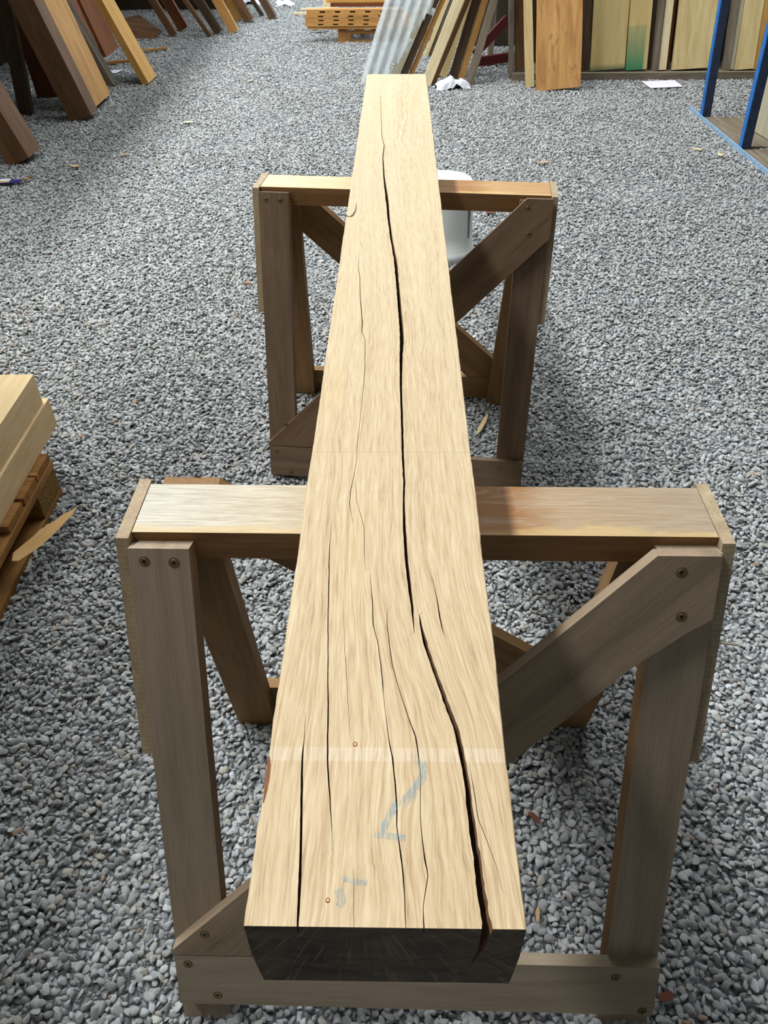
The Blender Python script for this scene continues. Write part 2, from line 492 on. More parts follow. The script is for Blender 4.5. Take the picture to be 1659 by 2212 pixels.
# ------------------------------------------------------------------ gravel (stuff)
def build_gravel():
    bm = bmesh.new()
    step = 0.1
    grid = {}
    def vert(i, j):
        if (i, j) not in grid:
            x, y = i * step, j * step
            z = 0.006 * mnoise.noise(Vector((x * 1.7, y * 1.7, 3.1))) + 0.004 * mnoise.noise(Vector((x * 5, y * 5, 9.0)))
            grid[(i, j)] = bm.verts.new((x, y, z))
        return grid[(i, j)]
    for j in range(0, 126):
        y = (j + 0.5) * step
        hw = 0.75 + 0.46 * y
        for i in range(-60, 64):
            x = (i + 0.5) * step
            if abs(x - 0.03) < hw + 0.35 and not (y > 8.5 and (x > 1.4 or x < -3.2)):
                bm.faces.new((vert(i, j), vert(i + 1, j), vert(i + 1, j + 1), vert(i, j + 1)))
    me = bpy.data.meshes.new('gravel')
    bm.to_mesh(me)
    bm.free()
    o = link('gravel', me, mat='stone')
    tag(o, 'loose grey gravel stones covering the whole yard ground', 'gravel', kind='stuff')
    ng = bpy.data.node_groups.new('gravel_scatter', 'GeometryNodeTree')
    ng.interface.new_socket('Geometry', in_out='INPUT', socket_type='NodeSocketGeometry')
    ng.interface.new_socket('Geometry', in_out='OUTPUT', socket_type='NodeSocketGeometry')
    N = ng.nodes.new
    L = ng.links.new
    gi, go = N('NodeGroupInput'), N('NodeGroupOutput')
    dist = N('GeometryNodeDistributePointsOnFaces')
    dist.distribute_method = 'POISSON'
    pos = N('GeometryNodeInputPosition')
    sep = N('ShaderNodeSeparateXYZ')
    L(pos.outputs[0], sep.inputs[0])
    mr = N('ShaderNodeMapRange')
    mr.inputs['From Min'].default_value = 2.5
    mr.inputs['From Max'].default_value = 9.0
    mr.inputs['To Min'].default_value = 1.0
    mr.inputs['To Max'].default_value = 0.5
    L(sep.outputs[1], mr.inputs['Value'])
    dist.inputs['Density Max'].default_value = 15000
    L(mr.outputs[0], dist.inputs['Density Factor'])
    dist.inputs['Distance Min'].default_value = 0.0082
    dist.inputs['Seed'].default_value = 3
    L(gi.outputs[0], dist.inputs['Mesh'])
    g2i = N('GeometryNodeGeometryToInstance')
    for k in range(9):
        ml = N('GeometryNodeMeshLine')
        ml.inputs['Count'].default_value = 15
        rv = N('FunctionNodeRandomValue')
        rv.data_type = 'FLOAT_VECTOR'
        rv.inputs['Min'].default_value = (-1, -1, -1)
        rv.inputs['Max'].default_value = (1, 1, 1)
        rv.inputs['Seed'].default_value = 40 + k
        nrm = N('ShaderNodeVectorMath'); nrm.operation = 'NORMALIZE'
        L(rv.outputs[0], nrm.inputs[0])
        blend = N('ShaderNodeMix'); blend.data_type = 'VECTOR'
        blend.inputs[0].default_value = 0.72
        L(rv.outputs[0], blend.inputs[4])
        L(nrm.outputs[0], blend.inputs[5])
        sv = N('ShaderNodeVectorMath'); sv.operation = 'MULTIPLY'
        rr = random.Random(k)
        sv.inputs[1].default_value = (rr.uniform(0.0100, 0.0140), rr.uniform(0.0072, 0.0096), rr.uniform(0.0048, 0.0074))
        L(blend.outputs[1], sv.inputs[0])
        sp = N('GeometryNodeSetPosition')
        L(ml.outputs[0], sp.inputs['Geometry'])
        L(sv.outputs[0], sp.inputs['Position'])
        ch = N('GeometryNodeConvexHull')
        L(sp.outputs[0], ch.inputs[0])
        sd = N('GeometryNodeSubdivisionSurface')
        sd.inputs['Level'].default_value = 1
        sd.inputs['Edge Crease'].default_value = 0.42
        L(ch.outputs[0], sd.inputs['Mesh'])
        ss = N('GeometryNodeSetShadeSmooth')
        L(sd.outputs[0], ss.inputs['Geometry'])
        sm = N('GeometryNodeSetMaterial')
        sm.inputs['Material'].default_value = M['stone']
        L(ss.outputs[0], sm.inputs['Geometry'])
        L(sm.outputs[0], g2i.inputs[0])
    iop = N('GeometryNodeInstanceOnPoints')
    L(dist.outputs['Points'], iop.inputs['Points'])
    L(g2i.outputs[0], iop.inputs['Instance'])
    iop.inputs['Pick Instance'].default_value = True
    rot = N('FunctionNodeRandomValue'); rot.data_type = 'FLOAT_VECTOR'
    rot.inputs['Min'].default_value = (-0.75, -0.75, 0)
    rot.inputs['Max'].default_value = (0.75, 0.75, 6.283)
    rot.inputs['Seed'].default_value = 5
    L(rot.outputs[0], iop.inputs['Rotation'])
    scl = N('FunctionNodeRandomValue'); scl.data_type = 'FLOAT'
    scl.inputs[2].default_value = 0.55
    scl.inputs[3].default_value = 1.25
    scl.inputs['Seed'].default_value = 11
    L(scl.outputs[1], iop.inputs['Scale'])
    off = N('FunctionNodeRandomValue'); off.data_type = 'FLOAT_VECTOR'
    off.inputs['Min'].default_value = (0, 0, -0.004)
    off.inputs['Max'].default_value = (0, 0, 0.0055)
    off.inputs['Seed'].default_value = 21
    tr = N('GeometryNodeTranslateInstances')
    tr.inputs['Local Space'].default_value = False
    L(iop.outputs[0], tr.inputs['Instances'])
    L(off.outputs[0], tr.inputs['Translation'])
    L(tr.outputs[0], go.inputs[0])
    md = o.modifiers.new('scatter', 'NODES')
    md.node_group = ng
    return o
build_gravel()

# ------------------------------------------------------------------ the oak beam
H = 0.7944
BW, BT = 0.199, 0.0994
BY0, BY1 = 0.2348, 2.9786
CRACKS = [
 [(-0.0718, 0.4144, 0.16), (-0.071, 0.384, 0.59), (-0.0707, 0.3684, 1.55), (-0.0691, 0.3471, 1.88), (-0.0668, 0.3195, 1.82), (-0.0644, 0.2899, 1.93), (-0.0627, 0.2622, 2.2), (-0.0616, 0.2404, 1.64), (-0.0611, 0.2283, 1.13)],
 [(-0.066, 0.6732, 0.21), (-0.0657, 0.6307, 0.76), (-0.0638, 0.5947, 1.07), (-0.0606, 0.5354, 0.92), (-0.0578, 0.4879, 0.88), (-0.0551, 0.4498, 0.93), (-0.0526, 0.4195, 1.23), (-0.0507, 0.3865, 1.26), (-0.0499, 0.3686, 1.35), (-0.0466, 0.3433, 1.12), (-0.0435, 0.3193, 0.73), (-0.0415, 0.3004, 0.36), (-0.0405, 0.2895, 0.11)],
 [(-0.0652, 1.4481, 0.26), (-0.0644, 1.3835, 0.84), (-0.0599, 1.3329, 0.98), (-0.0563, 1.2574, 1.1), (-0.0487, 1.1552, 1.48), (-0.0492, 1.13, 1.09), (-0.0424, 1.101, 0.72), (-0.0401, 1.0091, 0.81), (-0.0409, 0.9214, 0.51), (-0.0433, 0.8226, 0.59), (-0.0428, 0.783, 0.46), (-0.0474, 0.7235, 0.82), (-0.0475, 0.7021, 0.64), (-0.0422, 0.6694, 0.31)],
 [(-0.0457, 0.5418, 0.14), (-0.0415, 0.4881, 0.35), (-0.0388, 0.4606, 0.51), (-0.0344, 0.4148, 0.33), (-0.0314, 0.3867, 0.2)],
 [(-0.0424, 0.7457, 0.17), (-0.0398, 0.7106, 0.43), (-0.0294, 0.6616, 0.62), (-0.0274, 0.6163, 0.5), (-0.025, 0.5881, 0.19)],
 [(-0.0246, 0.279, 0.1), (-0.0228, 0.262, 0.41), (-0.0223, 0.2424, 0.33), (-0.0215, 0.233, 0.19)],
 [(-0.0206, 0.5881, 0.19), (-0.0172, 0.5516, 0.94), (-0.0154, 0.5175, 1.0), (-0.0104, 0.4941, 0.71), (-0.0068, 0.4663, 0.95), (-0.0048, 0.4451, 1.05), (-0.0042, 0.4349, 0.42), (-0.0022, 0.4151, 0.49), (0.0013, 0.387, 0.79), (0.0046, 0.3692, 1.16), (0.007, 0.3439, 1.12), (0.0081, 0.3238, 1.28), (0.0082, 0.3104, 0.72), (0.0114, 0.2865, 1.22), (0.0137, 0.2624, 0.84), (0.0146, 0.2366, 0.49), (0.0148, 0.2274, 0.26)],
 [(-0.0021, 0.5422, 0.19), (-0.0018, 0.5176, 0.68), (0.0006, 0.4942, 0.88), (0.0039, 0.4664, 0.69), (0.0099, 0.4401, 0.67), (0.0172, 0.4129, 0.81), (0.0238, 0.3918, 1.19), (0.0255, 0.3783, 0.97), (0.0277, 0.3524, 0.57), (0.0263, 0.3201, 0.55), (0.0274, 0.3012, 0.71), (0.0294, 0.2832, 1.21), (0.0312, 0.2728, 0.68), (0.0272, 0.2494, 0.5), (0.0276, 0.2368, 0.81), (0.028, 0.2275, 0.97)],
 [(-0.0478, 2.69, 0.86), (-0.0356, 2.2243, 1.22), (-0.0283, 2.1437, 1.78), (-0.0303, 2.0448, 2.51), (-0.0259, 1.9045, 3.23), (-0.0203, 1.8036, 5.16), (-0.0164, 1.7429, 6.02), (-0.0112, 1.6174, 4.74), (-0.0056, 1.5172, 4.51), (-0.0017, 1.4706, 4.85), (0.0038, 1.394, 5.93), (0.009, 1.2575, 5.5), (0.0134, 1.1395, 5.86), (0.0141, 1.1087, 6.46), (0.0125, 1.0228, 4.08), (0.0124, 0.9579, 3.25), (0.0136, 0.8871, 3.09), (0.0145, 0.8029, 2.9), (0.016, 0.7462, 2.5), (0.0153, 0.711, 2.16), (0.0156, 0.6698, 3.13), (0.0174, 0.6167, 3.48), (0.0204, 0.5716, 3.34), (0.0229, 0.5424, 2.78), (0.024, 0.5209, 1.13), (0.0246, 0.5031, 0.22)],
 [(0.0297, 0.5331, 0.23), (0.0308, 0.5209, 1.81), (0.0347, 0.4945, 3.98), (0.0413, 0.4667, 3.43), (0.0504, 0.4304, 4.13), (0.059, 0.3991, 4.38), (0.0618, 0.3787, 4.67), (0.0644, 0.3532, 4.16), (0.0663, 0.321, 5.09), (0.0678, 0.2915, 5.6), (0.0694, 0.2637, 6.08), (0.0708, 0.2442, 6.25), (0.0735, 0.2263, 8.02)],
 [(0.0438, 0.5887, 0.19), (0.0479, 0.5554, 0.75), (0.0498, 0.5302, 1.37), (0.0517, 0.5121, 0.9), (0.054, 0.5034, 0.18)],
 [(0.0678, 0.3699, 0.12), (0.0703, 0.3405, 0.67), (0.0714, 0.3168, 0.58), (0.0771, 0.2981, 0.49), (0.0824, 0.2803, 0.34), (0.0849, 0.2599, 0.17)],
]
MAIN = (8, 9)

def interp(tbl, y):
    """tbl sorted by falling y: (u, y, w)"""
    for a, b in zip(tbl[:-1], tbl[1:]):
        if a[1] >= y >= b[1]:
            k = (a[1] - y) / max(a[1] - b[1], 1e-9)
            return a[0] + (b[0] - a[0]) * k, a[2] + (b[2] - a[2]) * k
    return None

GUIDE = CRACKS[8][:23] + CRACKS[9][1:]
def guide(y):
    if y > GUIDE[0][1]:
        return GUIDE[0][0]
    if y < GUIDE[-1][1]:
        return GUIDE[-1][0]
    s = 0.0
    for d in (-0.04, -0.02, 0, 0.02, 0.04):
        yy = min(max(y + d, GUIDE[-1][1]), GUIDE[0][1])
        s += interp(GUIDE, yy)[0]
    return s / 5

def grain_u(u, y):
    g = guide(y) - 0.02
    d = (u - guide(y)) / 0.075
    return u - g * math.exp(-d * d)

def build_beam():
    root = empty('oak_beam', (0.022, 0, H + 0.0010), -0.02)
    tag(root, 'long planed oak beam with deep drying cracks lying across two sawhorses', 'beam')
    ys = []
    y = BY0
    while y < BY1 - 0.004:
        ys.append(y)
        y += 0.0045 + 0.010 * min(1.0, (y - BY0) / 2.0)
    ys.append(BY1)
    bm = bmesh.new()
    uvl = bm.loops.layers.uv.new('grain')
    rows = []
    hw = BW / 2
    GUARD = []
    for y in ys:
        state = []
        for c in CRACKS:
            r = interp(c, min(max(y, 0.2349 if c[-1][1] > BY0 else y), 5)) if not (y < c[-1][1]) else None
            state.append(r)
        # inactive cracks sit evenly between the active neighbours
        n = len(CRACKS)
        us = [s[0] if s else None for s in state]
        i = 0
        while i < n:
            if us[i] is None:
                j = i
                while j < n and us[j] is None:
                    j += 1
                lo = us[i - 1] if i > 0 else -hw
                hi = us[j] if j < n else hw
                for k in range(i, j):
                    us[k] = lo + (hi - lo) * (k - i + 1) / (j - i + 1)
                i = j
            else:
                i += 1
        el = 0.0011 * mnoise.noise(Vector((y * 9, 0.3, 1))) + 0.0006 * mnoise.noise(Vector((y * 70, 0.3, 1)))
        er = 0.0011 * mnoise.noise(Vector((y * 9, 5.3, 1))) + 0.0006 * mnoise.noise(Vector((y * 70, 5.3, 1)))
        prof = [(-hw + 0.004, 0.0), (-hw + el, BT * 0.5), (-hw + el, BT - 0.0008), (-hw + el + 0.0008, BT)]
        flags = []
        prev = -hw + 0.002
        for k, (u, st) in enumerate(zip(us, state)):
            w = st[1] / 1000 if st else 0.0
            big = k in MAIN
            jl = mnoise.noise(Vector((y * 160, k * 3.1, 0))) * 0.16
            jr = mnoise.noise(Vector((y * 120, k * 3.1, 7))) * 0.16
            wob = mnoise.noise(Vector((y * 60, k * 5.5, 2))) * (0.0004 if st else 0)
            l = u + wob - w * (0.5 + jl)
            r = u + wob + w * (0.5 + jr)
            l = max(l, prev + 0.0001)
            r = max(r, l + 0.00005)
            dep = min(w * 10, 0.024) if not big else min(w * 14, 0.070)
            sk = -0.10 * dep if big else 0.0
            prof += [(l, BT), (l + 0.04 * w, BT - dep * 0.5), (l + 0.3 * (r - l) + sk, BT - dep), (r - (0.34 if big else 0.25) * (r - l), BT - dep * 0.42), (r, BT)]
            prev = r
        prof += [(hw + er - 0.0008, BT), (hw + er, BT - 0.0008), (hw + er, BT * 0.5), (hw - 0.003, 0.0)]
        rows.append([bm.verts.new((u, y, z)) for u, z in prof])
    npt = len(rows[0])
    nc = len(CRACKS)
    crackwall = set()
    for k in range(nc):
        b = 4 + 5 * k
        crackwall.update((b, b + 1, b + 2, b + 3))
    for a, b in zip(rows[:-1], rows[1:]):
        for i in range(npt):
            j = (i + 1) % npt
            try:
                f = bm.faces.new((a[i], a[j], b[j], b[i]))
            except ValueError:
                continue
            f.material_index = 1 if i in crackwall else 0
            for lp in f.loops:
                co = lp.vert.co
                if i in (0, 1, npt - 4 + 1, npt - 2, npt - 1) or i == 2:
                    lp[uvl].uv = (co.x + co.z * 1.7 + 0.31, co.y)
                else:
                    lp[uvl].uv = (grain_u(co.x, co.y), co.y)
    f = bm.faces.new(rows[0]); f.material_index = 2
    f = bm.faces.new(list(reversed(rows[-1]))); f.material_index = 0
    bmesh.ops.recalc_face_normals(bm, faces=bm.faces)
    me = bpy.data.meshes.new('timber')
    bm.to_mesh(me)
    bm.free()
    body = link('timber', me, root, ['oak', 'oak_split', 'sealed'])
    # blue crayon marks left on the top face
    def mark(pts, w):
        vs, fs = [], []
        for i, (u, y) in enumerate(pts):
            a = pts[max(i - 1, 0)]
            b = pts[min(i + 1, len(pts) - 1)]
            d = Vector((b[0] - a[0], b[1] - a[1])).normalized()
            nrm = Vector((-d.y, d.x)) * w / 2
            vs += [(u + nrm.x, y + nrm.y, BT + 0.00025), (u - nrm.x, y - nrm.y, BT + 0.00025)]
        for i in range(len(pts) - 1):
            fs.append((2 * i, 2 * i + 1, 2 * i + 3, 2 * i + 2))
        m = bpy.data.meshes.new('crayon_mark')
        m.from_pydata(vs, [], fs)
        o = link('crayon_mark', m, root, 'chalk')
        o['label'] = 'faded blue crayon mark'
        return o
    mark([(0.0265, 0.3695), (0.0305, 0.3587), (0.029, 0.352), (0.0204, 0.3379), (0.012, 0.3278)], 0.0075)
    mark([(0.0085, 0.3300), (0.002, 0.3179), (-0.0029, 0.3055)], 0.006)
    mark([(-0.0093, 0.3034), (0.0146, 0.3002)], 0.0055)
    mark([(-0.0309, 0.2690), (-0.0196, 0.2662), (-0.0130, 0.2658)], 0.0042)
    mark([(-0.0342, 0.2612), (-0.0312, 0.2530), (-0.0335, 0.2490)], 0.0065)
    # small knots, slightly proud rings
    def knot(u, y, r):
        bm = bmesh.new()
        bmesh.ops.create_cone(bm, cap_ends=True, segments=14, radius1=r, radius2=r * 0.95, depth=0.0002)
        for v in bm.verts:
            v.co.y *= 1.15
            v.co += Vector((u, y, BT + 0.0001))
        m = finish(bm, 'knot')
        o = link('knot', m, root, 'chipbrown')
        o['label'] = 'small brown knot'
        bm = bmesh.new()
        bmesh.ops.create_cone(bm, cap_ends=True, segments=10, radius1=r * 0.6, radius2=r * 0.55, depth=0.0002)
        for v in bm.verts:
            v.co += Vector((u, y, BT + 0.0003))
        link('knot_heart', finish(bm, 'knot_heart'), o, 'pale')
    knot(-0.0273, 0.3826, 0.0021)
    knot(-0.0414, 0.2531, 0.0017)
    # bark pocket on the left arris and curled bark line further along
    def strip(pts, z, name, lab, mat):
        vs, fs = [], []
        for (u, y, w) in pts:
            vs += [(u - w / 2, y, z), (u + w / 2, y, z), (u + w / 2, y, z - 0.003), (u - w / 2, y, z - 0.003)]
        for i in range(len(pts) - 1):
            for k in range(4):
                fs.append((4 * i + k, 4 * i + (k + 1) % 4, 4 * i + 4 + (k + 1) % 4, 4 * i + 4 + k))
        fs += [(3, 2, 1, 0), tuple(4 * (len(pts) - 1) + k for k in range(4))]
        m = bpy.data.meshes.new(name)
        m.from_pydata(vs, [], fs)
        o = link(name, m, root, mat)
        o['label'] = lab
    strip([(-0.0985, 0.3700, 0.0008), (-0.0978, 0.362, 0.0030), (-0.0975, 0.350, 0.0034), (-0.0975, 0.340, 0.0024), (-0.0980, 0.3285, 0.0008)], BT + 0.0004, 'bark_pocket', 'red-brown bark pocket on the left edge', 'redbrown')
    strip([(-0.0814, 1.715, 0.0006), (-0.0816, 1.6688, 0.0024), (-0.0855, 1.6440, 0.004), (-0.0905, 1.6320, 0.006), (-0.0955, 1.6330, 0.006), (-0.0985, 1.6400, 0.002)], BT + 0.0004, 'bark_pocket', 'dark curled bark line at the left edge', 'dark')
    return root
build_beam()

# ------------------------------------------------------------------ sawhorses
def screw(parent, x, y, z):
    """cross-head screw in the face z = const of the parent's local frame"""
    bm = bmesh.new()
    q = bmesh.ops.create_cone(bm, cap_ends=True, segments=16, radius1=0.0074, radius2=0.0072, depth=0.0004)
    for v in q['verts']:
        for f in v.link_faces:
            f.material_index = 2  # dark disc painted as the shade of the countersink hole
    bmesh.ops.create_cone(bm, cap_ends=True, segments=16, radius1=0.0058, radius2=0.0046, depth=0.0010)
    for v in bm.verts:
        v.co.z += 0.0004
    a = random.uniform(0, 1.5)
    for s in range(2):
        q = bmesh.ops.create_cube(bm, size=1.0)
        for v in q['verts']:
            v.co = Vector((v.co.x * 0.0064, v.co.y * 0.0015, v.co.z * 0.0004 + 0.0010))
            v.co = Matrix.Rotation(a + s * math.pi / 2, 3, 'Z') @ v.co
            for f in v.link_faces:
                f.material_index = 1  # raised bars painted black as the shade inside the cross recess
    me = bpy.data.meshes.new('screw')
    bm.to_mesh(me)
    bm.free()
    o = link('screw', me, parent, ['zinc', 'black', 'brown'])
    o.location = (x, y, z)
    return o

def sawhorse(loc, yaw, a, b, label, par):
    Lr, Wr, tr, tl = 0.76, 0.1017, 0.045, 0.0218
    LW, TH, BT2 = 0.079, 0.033, 0.022
    root = empty('sawhorse', (loc[0], loc[1], 0), yaw)
    tag(root, label, 'sawhorse', 'timber sawhorses')
    # top rail
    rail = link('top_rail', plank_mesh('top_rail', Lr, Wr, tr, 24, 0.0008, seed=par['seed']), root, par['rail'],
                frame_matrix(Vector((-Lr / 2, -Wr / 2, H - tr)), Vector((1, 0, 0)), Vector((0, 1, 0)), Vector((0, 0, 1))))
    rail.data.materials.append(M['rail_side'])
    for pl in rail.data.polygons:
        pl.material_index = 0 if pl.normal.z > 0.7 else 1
    for side, ang, mir in ((-1, a, 1), (1, b, -1)):
        O = Vector((0, side * (Wr / 2 + (tl if side < 0 else 0.006) / math.cos(ang)), H))
        top = 0.006 if side < 0 else 0.05
        D = Vector((0, side * math.sin(ang), -math.cos(ang)))
        Nn = Vector((0, side * math.cos(ang), math.sin(ang)))
        U = Vector((mir, 0, 0))
        sh = par.get('shear', 0.0) if side > 0 else 0.0
        def zs(s, off):     # height of a point of the leg frame
            return H - s * math.cos(ang) + off * math.sin(ang)
        s_out = (H + 0.006) / math.cos(ang)
        s_in = (H + 0.006 - TH * math.sin(ang)) / math.cos(ang)
        legs = []
        for k, u0 in enumerate((-0.380, 0.301)):
            u1 = u0 + LW
            # local frame: x down the leg, y across, z outward
            sx = mir * sh
            outer = [(top, u0), (top, u1), (s_out, u1 + sx), (s_out, u0 + sx)]
            inner = [(top, u0), (top, u1), (s_in, u1 + sx), (s_in, u0 + sx)]
            X, Y = D, U
            Z = Nn
            if X.cross(Y).dot(Z) < 0:
                outer = [(x, -y) for x, y in outer]
                inner = [(x, -y) for x, y in inner]
                Y = -U
            o = link('leg', prism_mesh('leg', inner, outer, -TH, 0.0, 0.0016), root,
                     par['legmat'] if side < 0 else 'leg_tan', frame_matrix(O, X, Y, Z))
            o.data.materials.append(M['leg_tan'])
            for pl in o.data.polygons:
                pl.material_index = 1 if abs(pl.normal.y) > 0.9 else 0
            sg = 1 if Y == U else -1
            legs.append(o)
            if k == 0:
                for (uu, ss) in ((-0.36, 0.018 + top), (-0.3218, 0.0195 + top)):
                    screw(o, ss, uu * sg, 0.0)
        # diagonal brace, lapped over the legs
        pts = [(u, max(s_, 0.0 if side < 0 else 0.017)) for u, s_ in par['brace']]
        dv = Vector((pts[1][0] - pts[0][0], pts[1][1] - pts[0][1])).normalized()
        X = U * dv.x + D * dv.y
        Y = Nn.cross(X)
        def loc2(u, s, X=X, Y=Y, U=U, D=D):
            p = U * (u + mir * sh * s / 0.8) + D * s
            return (p.dot(X), p.dot(Y))
        poly = [loc2(u, s) for u, s in pts]
        br = link('brace', prism_mesh('brace', poly, poly, 0.0, BT2, 0.0014), root, (par.get('bracemat', 'brace') if side < 0 else 'leg_tan'), frame_matrix(O, X, Y, Nn))
        for (uu, ss) in ((0.322, 0.022), (0.330, 0.084), (-0.325, 0.640)):
            x, y = loc2(uu, ss)
            screw(br, x, y, BT2)
        # low stretcher
        s0, s1 = par['str']
        X, Y = U, Nn.cross(U)
        p4 = [(-0.376 + mir * sh, s0), (0.378 + mir * sh, s0 + 0.006), (0.378 + mir * sh, s1 + 0.006), (-0.376 + mir * sh, s1)]
        sgn = 1 if Y.dot(D) > 0 else -1
        poly = [(u, s * sgn) for u, s in p4]
        st = link('stretcher', prism_mesh('stretcher', poly, poly, 0.0, BT2, 0.0014), root, (par.get('strmat', 'stretcher') if side < 0 else 'leg_tan'), frame_matrix(O, X, Y, Nn))
        for (uu, ss) in ((-0.356, s0 + 0.016), (-0.314, s0 + 0.082), (0.311, s0 + 0.027), (0.360, s0 + 0.098)):
            screw(st, uu + mir * sh, ss * sgn, BT2)
    # end plates
    for sx in (-1, 1):
        tpl = 0.017
        hgt = par['plate']
        f0 = -(Wr / 2 + 0.013)
        b0 = Wr / 2 + 0.010
        fa = f0 - hgt * math.tan(a)
        bb = b0 + hgt * math.tan(b)
        # local: x down, y along the horse depth, z outward
        poly = [(-0.001, f0), (-0.001, b0), (hgt, bb), (hgt, fa)]
        X, Z = Vector((0, 0, -1)), Vector((sx, 0, 0))
        Y = Z.cross(X)
        if Y.y < 0:
            poly = [(x, -y) for x, y in poly]
        link('end_plate', prism_mesh('end_plate', poly, poly, 0.0, tpl, 0.0015), root, 'plate', frame_matrix(Vector((sx * 0.381, 0, H)), X, Y, Z))
    return root

sawhorse((0.0801, 0.8117), -0.0256, 0.3449, 0.2301,
         'grey-brown timber sawhorse closest to the camera under the black-ended beam end',
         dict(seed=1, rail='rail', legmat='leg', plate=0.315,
              brace=[(-0.378, 0.674), (0.290, 0.0), (0.370, 0.0), (0.370, 0.088), (0.345, 0.104), (0.278, 0.158), (-0.238, 0.684), (-0.378, 0.684)],
              str=(0.686, 0.788)))
sawhorse((0.091, 2.1524), -0.1182, 0.2348, 0.2234,
         'brown timber sawhorse further back in front of the white bucket',
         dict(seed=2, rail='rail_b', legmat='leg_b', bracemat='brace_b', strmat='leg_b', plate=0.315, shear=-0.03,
              brace=[(-0.380, 0.704), (0.318, 0.0), (0.384, 0.0), (0.384, 0.094), (0.268, 0.210), (-0.226, 0.710), (-0.380, 0.710)],
              str=(0.712, 0.806)))

# ------------------------------------------------------------------ boards that lean
def lean_board(name, label, cat, P, xl, yl, W, T, L, mat, group=None, yaw=0.0, live=0.0, jit=0.002, sink=0.006, seg=8, z0=None):
    """board whose foot corner stands at P; xl / yl = lean to +x / +y in degrees; W across (yaw turned), T away"""
    a = Vector((math.tan(R(xl)), math.tan(R(yl)), 1)).normalized()
    w = Vector((math.cos(R(yaw)), math.sin(R(yaw)), 0))
    w = (w - a * w.dot(a)).normalized()
    t = a.cross(w)
    if t.y < 0 and abs(yaw) < 60:
        t = -t
    # right-handed local frame: x = a, y = w, z = a x w
    z = a.cross(w)
    flip = z.dot(t) < 0
    o = Vector(P)
    low = min((w * i * W + t * j * T).z for i in (0, 1) for j in (0, 1))
    o.z = (P[2] - low - sink) if z0 is None else z0
    me = plank_mesh(name, L, W, T, seg, jit, live=live, seed=random.uniform(0, 50))
    if flip:
        o = o + t * T
        # local z runs from the far face back to the near one
    ob = link(name, me, None, mat, frame_matrix(o, a, w, z))
    tag(ob, label, cat, group)
    return ob

GL = 'timbers leaning along the left side'
# -- left row, nearest first
lean_board('leaning_board', 'brown board cut by the left photo edge above the blue packet', 'board', (-2.27, 5.09, 0), -19, 0, 0.15, 0.22, 2.3, 'brown', GL)
lean_board('leaning_beam', 'thick brown beam with pale edge, largest of the left leaning timbers', 'beam', (-2.189, 6.107, 0), -16.5, 0, 0.165, 0.17, 2.3, 'brown', GL, live=0.004)
lean_board('leaning_beam', 'amber beam with a dark groove leaning behind the thick brown beam', 'beam', (-2.215, 6.36, 0), -16.2, 0, 0.15, 0.42, 2.3, 'amber', GL)
lean_board('leaning_board', 'dark rough board standing left of the thick brown beam', 'board', (-2.62, 6.29, 0), 4.5, 0, 0.10, 0.055, 2.4, 'dark', GL, live=0.006)
lean_board('leaning_board', 'very dark brown board just behind the dark rough board at left', 'board', (-2.66, 6.82, 0), -4, 0, 0.17, 0.05, 2.4, 'redbrown', GL)
_stud = lean_board('leaning_stud', 'narrow grey weathered stud between the amber beam and golden board', 'stud', (-2.200, 7.18, 0), -23.4, 0, 0.052, 0.12, 1.9, 'greywood', GL)
_gold = lean_board('leaning_board', 'golden sawn board with dark end side, right of the grey stud', 'board', (-1.925, 7.22, 0), -23.3, 0, 0.055, 0.29, 2.5, 'golden', GL)
lean_board('leaning_board', 'wide orange-brown board behind the grey stud, closer half', 'board', (-2.60, 7.95, 0), -15.5, 0, 0.03, 0.44, 2.5, 'redbrown', GL)
lean_board('leaning_board', 'wide orange-brown board behind the golden board, further half', 'board', (-2.57, 8.41, 0), -16.5, 0, 0.03, 0.46, 2.5, 'redbrown', GL)
lean_board('leaning_board', 'grey-brown board leaning over the dropped brown panel', 'board', (-2.14, 9.42, 0), -28.5, 0, 0.075, 0.06, 1.8, 'brown', GL)
lean_board('leaning_board', 'reddish dark board right of the board over the dropped panel', 'board', (-2.12, 9.75, 0), -27, 0, 0.11, 0.06, 1.85, 'redbrown', GL)
lean_board('leaning_stick', 'thin brown stick leaning at the dark gap', 'stick', (-1.745, 9.38, 0), -33, 0, 0.04, 0.04, 2.0, 'brown', GL)
lean_board('leaning_board', 'dark grey-brown board with pale specks beside the thin stick', 'board', (-1.70, 9.55, 0), -31, 0, 0.085, 0.07, 2.2, 'dark', GL)
lean_board('leaning_board', 'honey-coloured board, brightest of the far left row', 'board', (-1.545, 9.58, 0), -27, 0, 0.095, 0.05, 2.2, 'amber', GL)
lean_board('leaning_board', 'orange board half hidden behind the honey-coloured board', 'board', (-1.60, 10.35, 0), -26, 0, 0.10, 0.06, 2.2, 'golden', GL)
lean_board('leaning_board', 'rough brown bark-edged board right of the orange board', 'board', (-1.475, 10.25, 0), -28, 0, 0.10, 0.06, 2.2, 'brown', GL, live=0.012)
lean_board('leaning_stick', 'thin dark stick leaning right of the bark-edged board', 'stick', (-1.355, 10.70, 0), -33, 0, 0.04, 0.05, 2.0, 'dark', GL)
lean_board('leaning_board', 'dark brown board at the far right end of the left row', 'board', (-1.22, 10.45, 0), -30, 0, 0.075, 0.12, 2.2, 'dark', GL)
# their faces towards the camera take a darker material
for ob in (_stud, _gold):
    ob.data.materials.append(M['black'] if ob is _gold else M['dark'])
    r3 = ob.matrix_local.to_3x3()
    for pl in ob.data.polygons:
        if (r3 @ pl.normal).y < -0.7:
            pl.material_index = 1
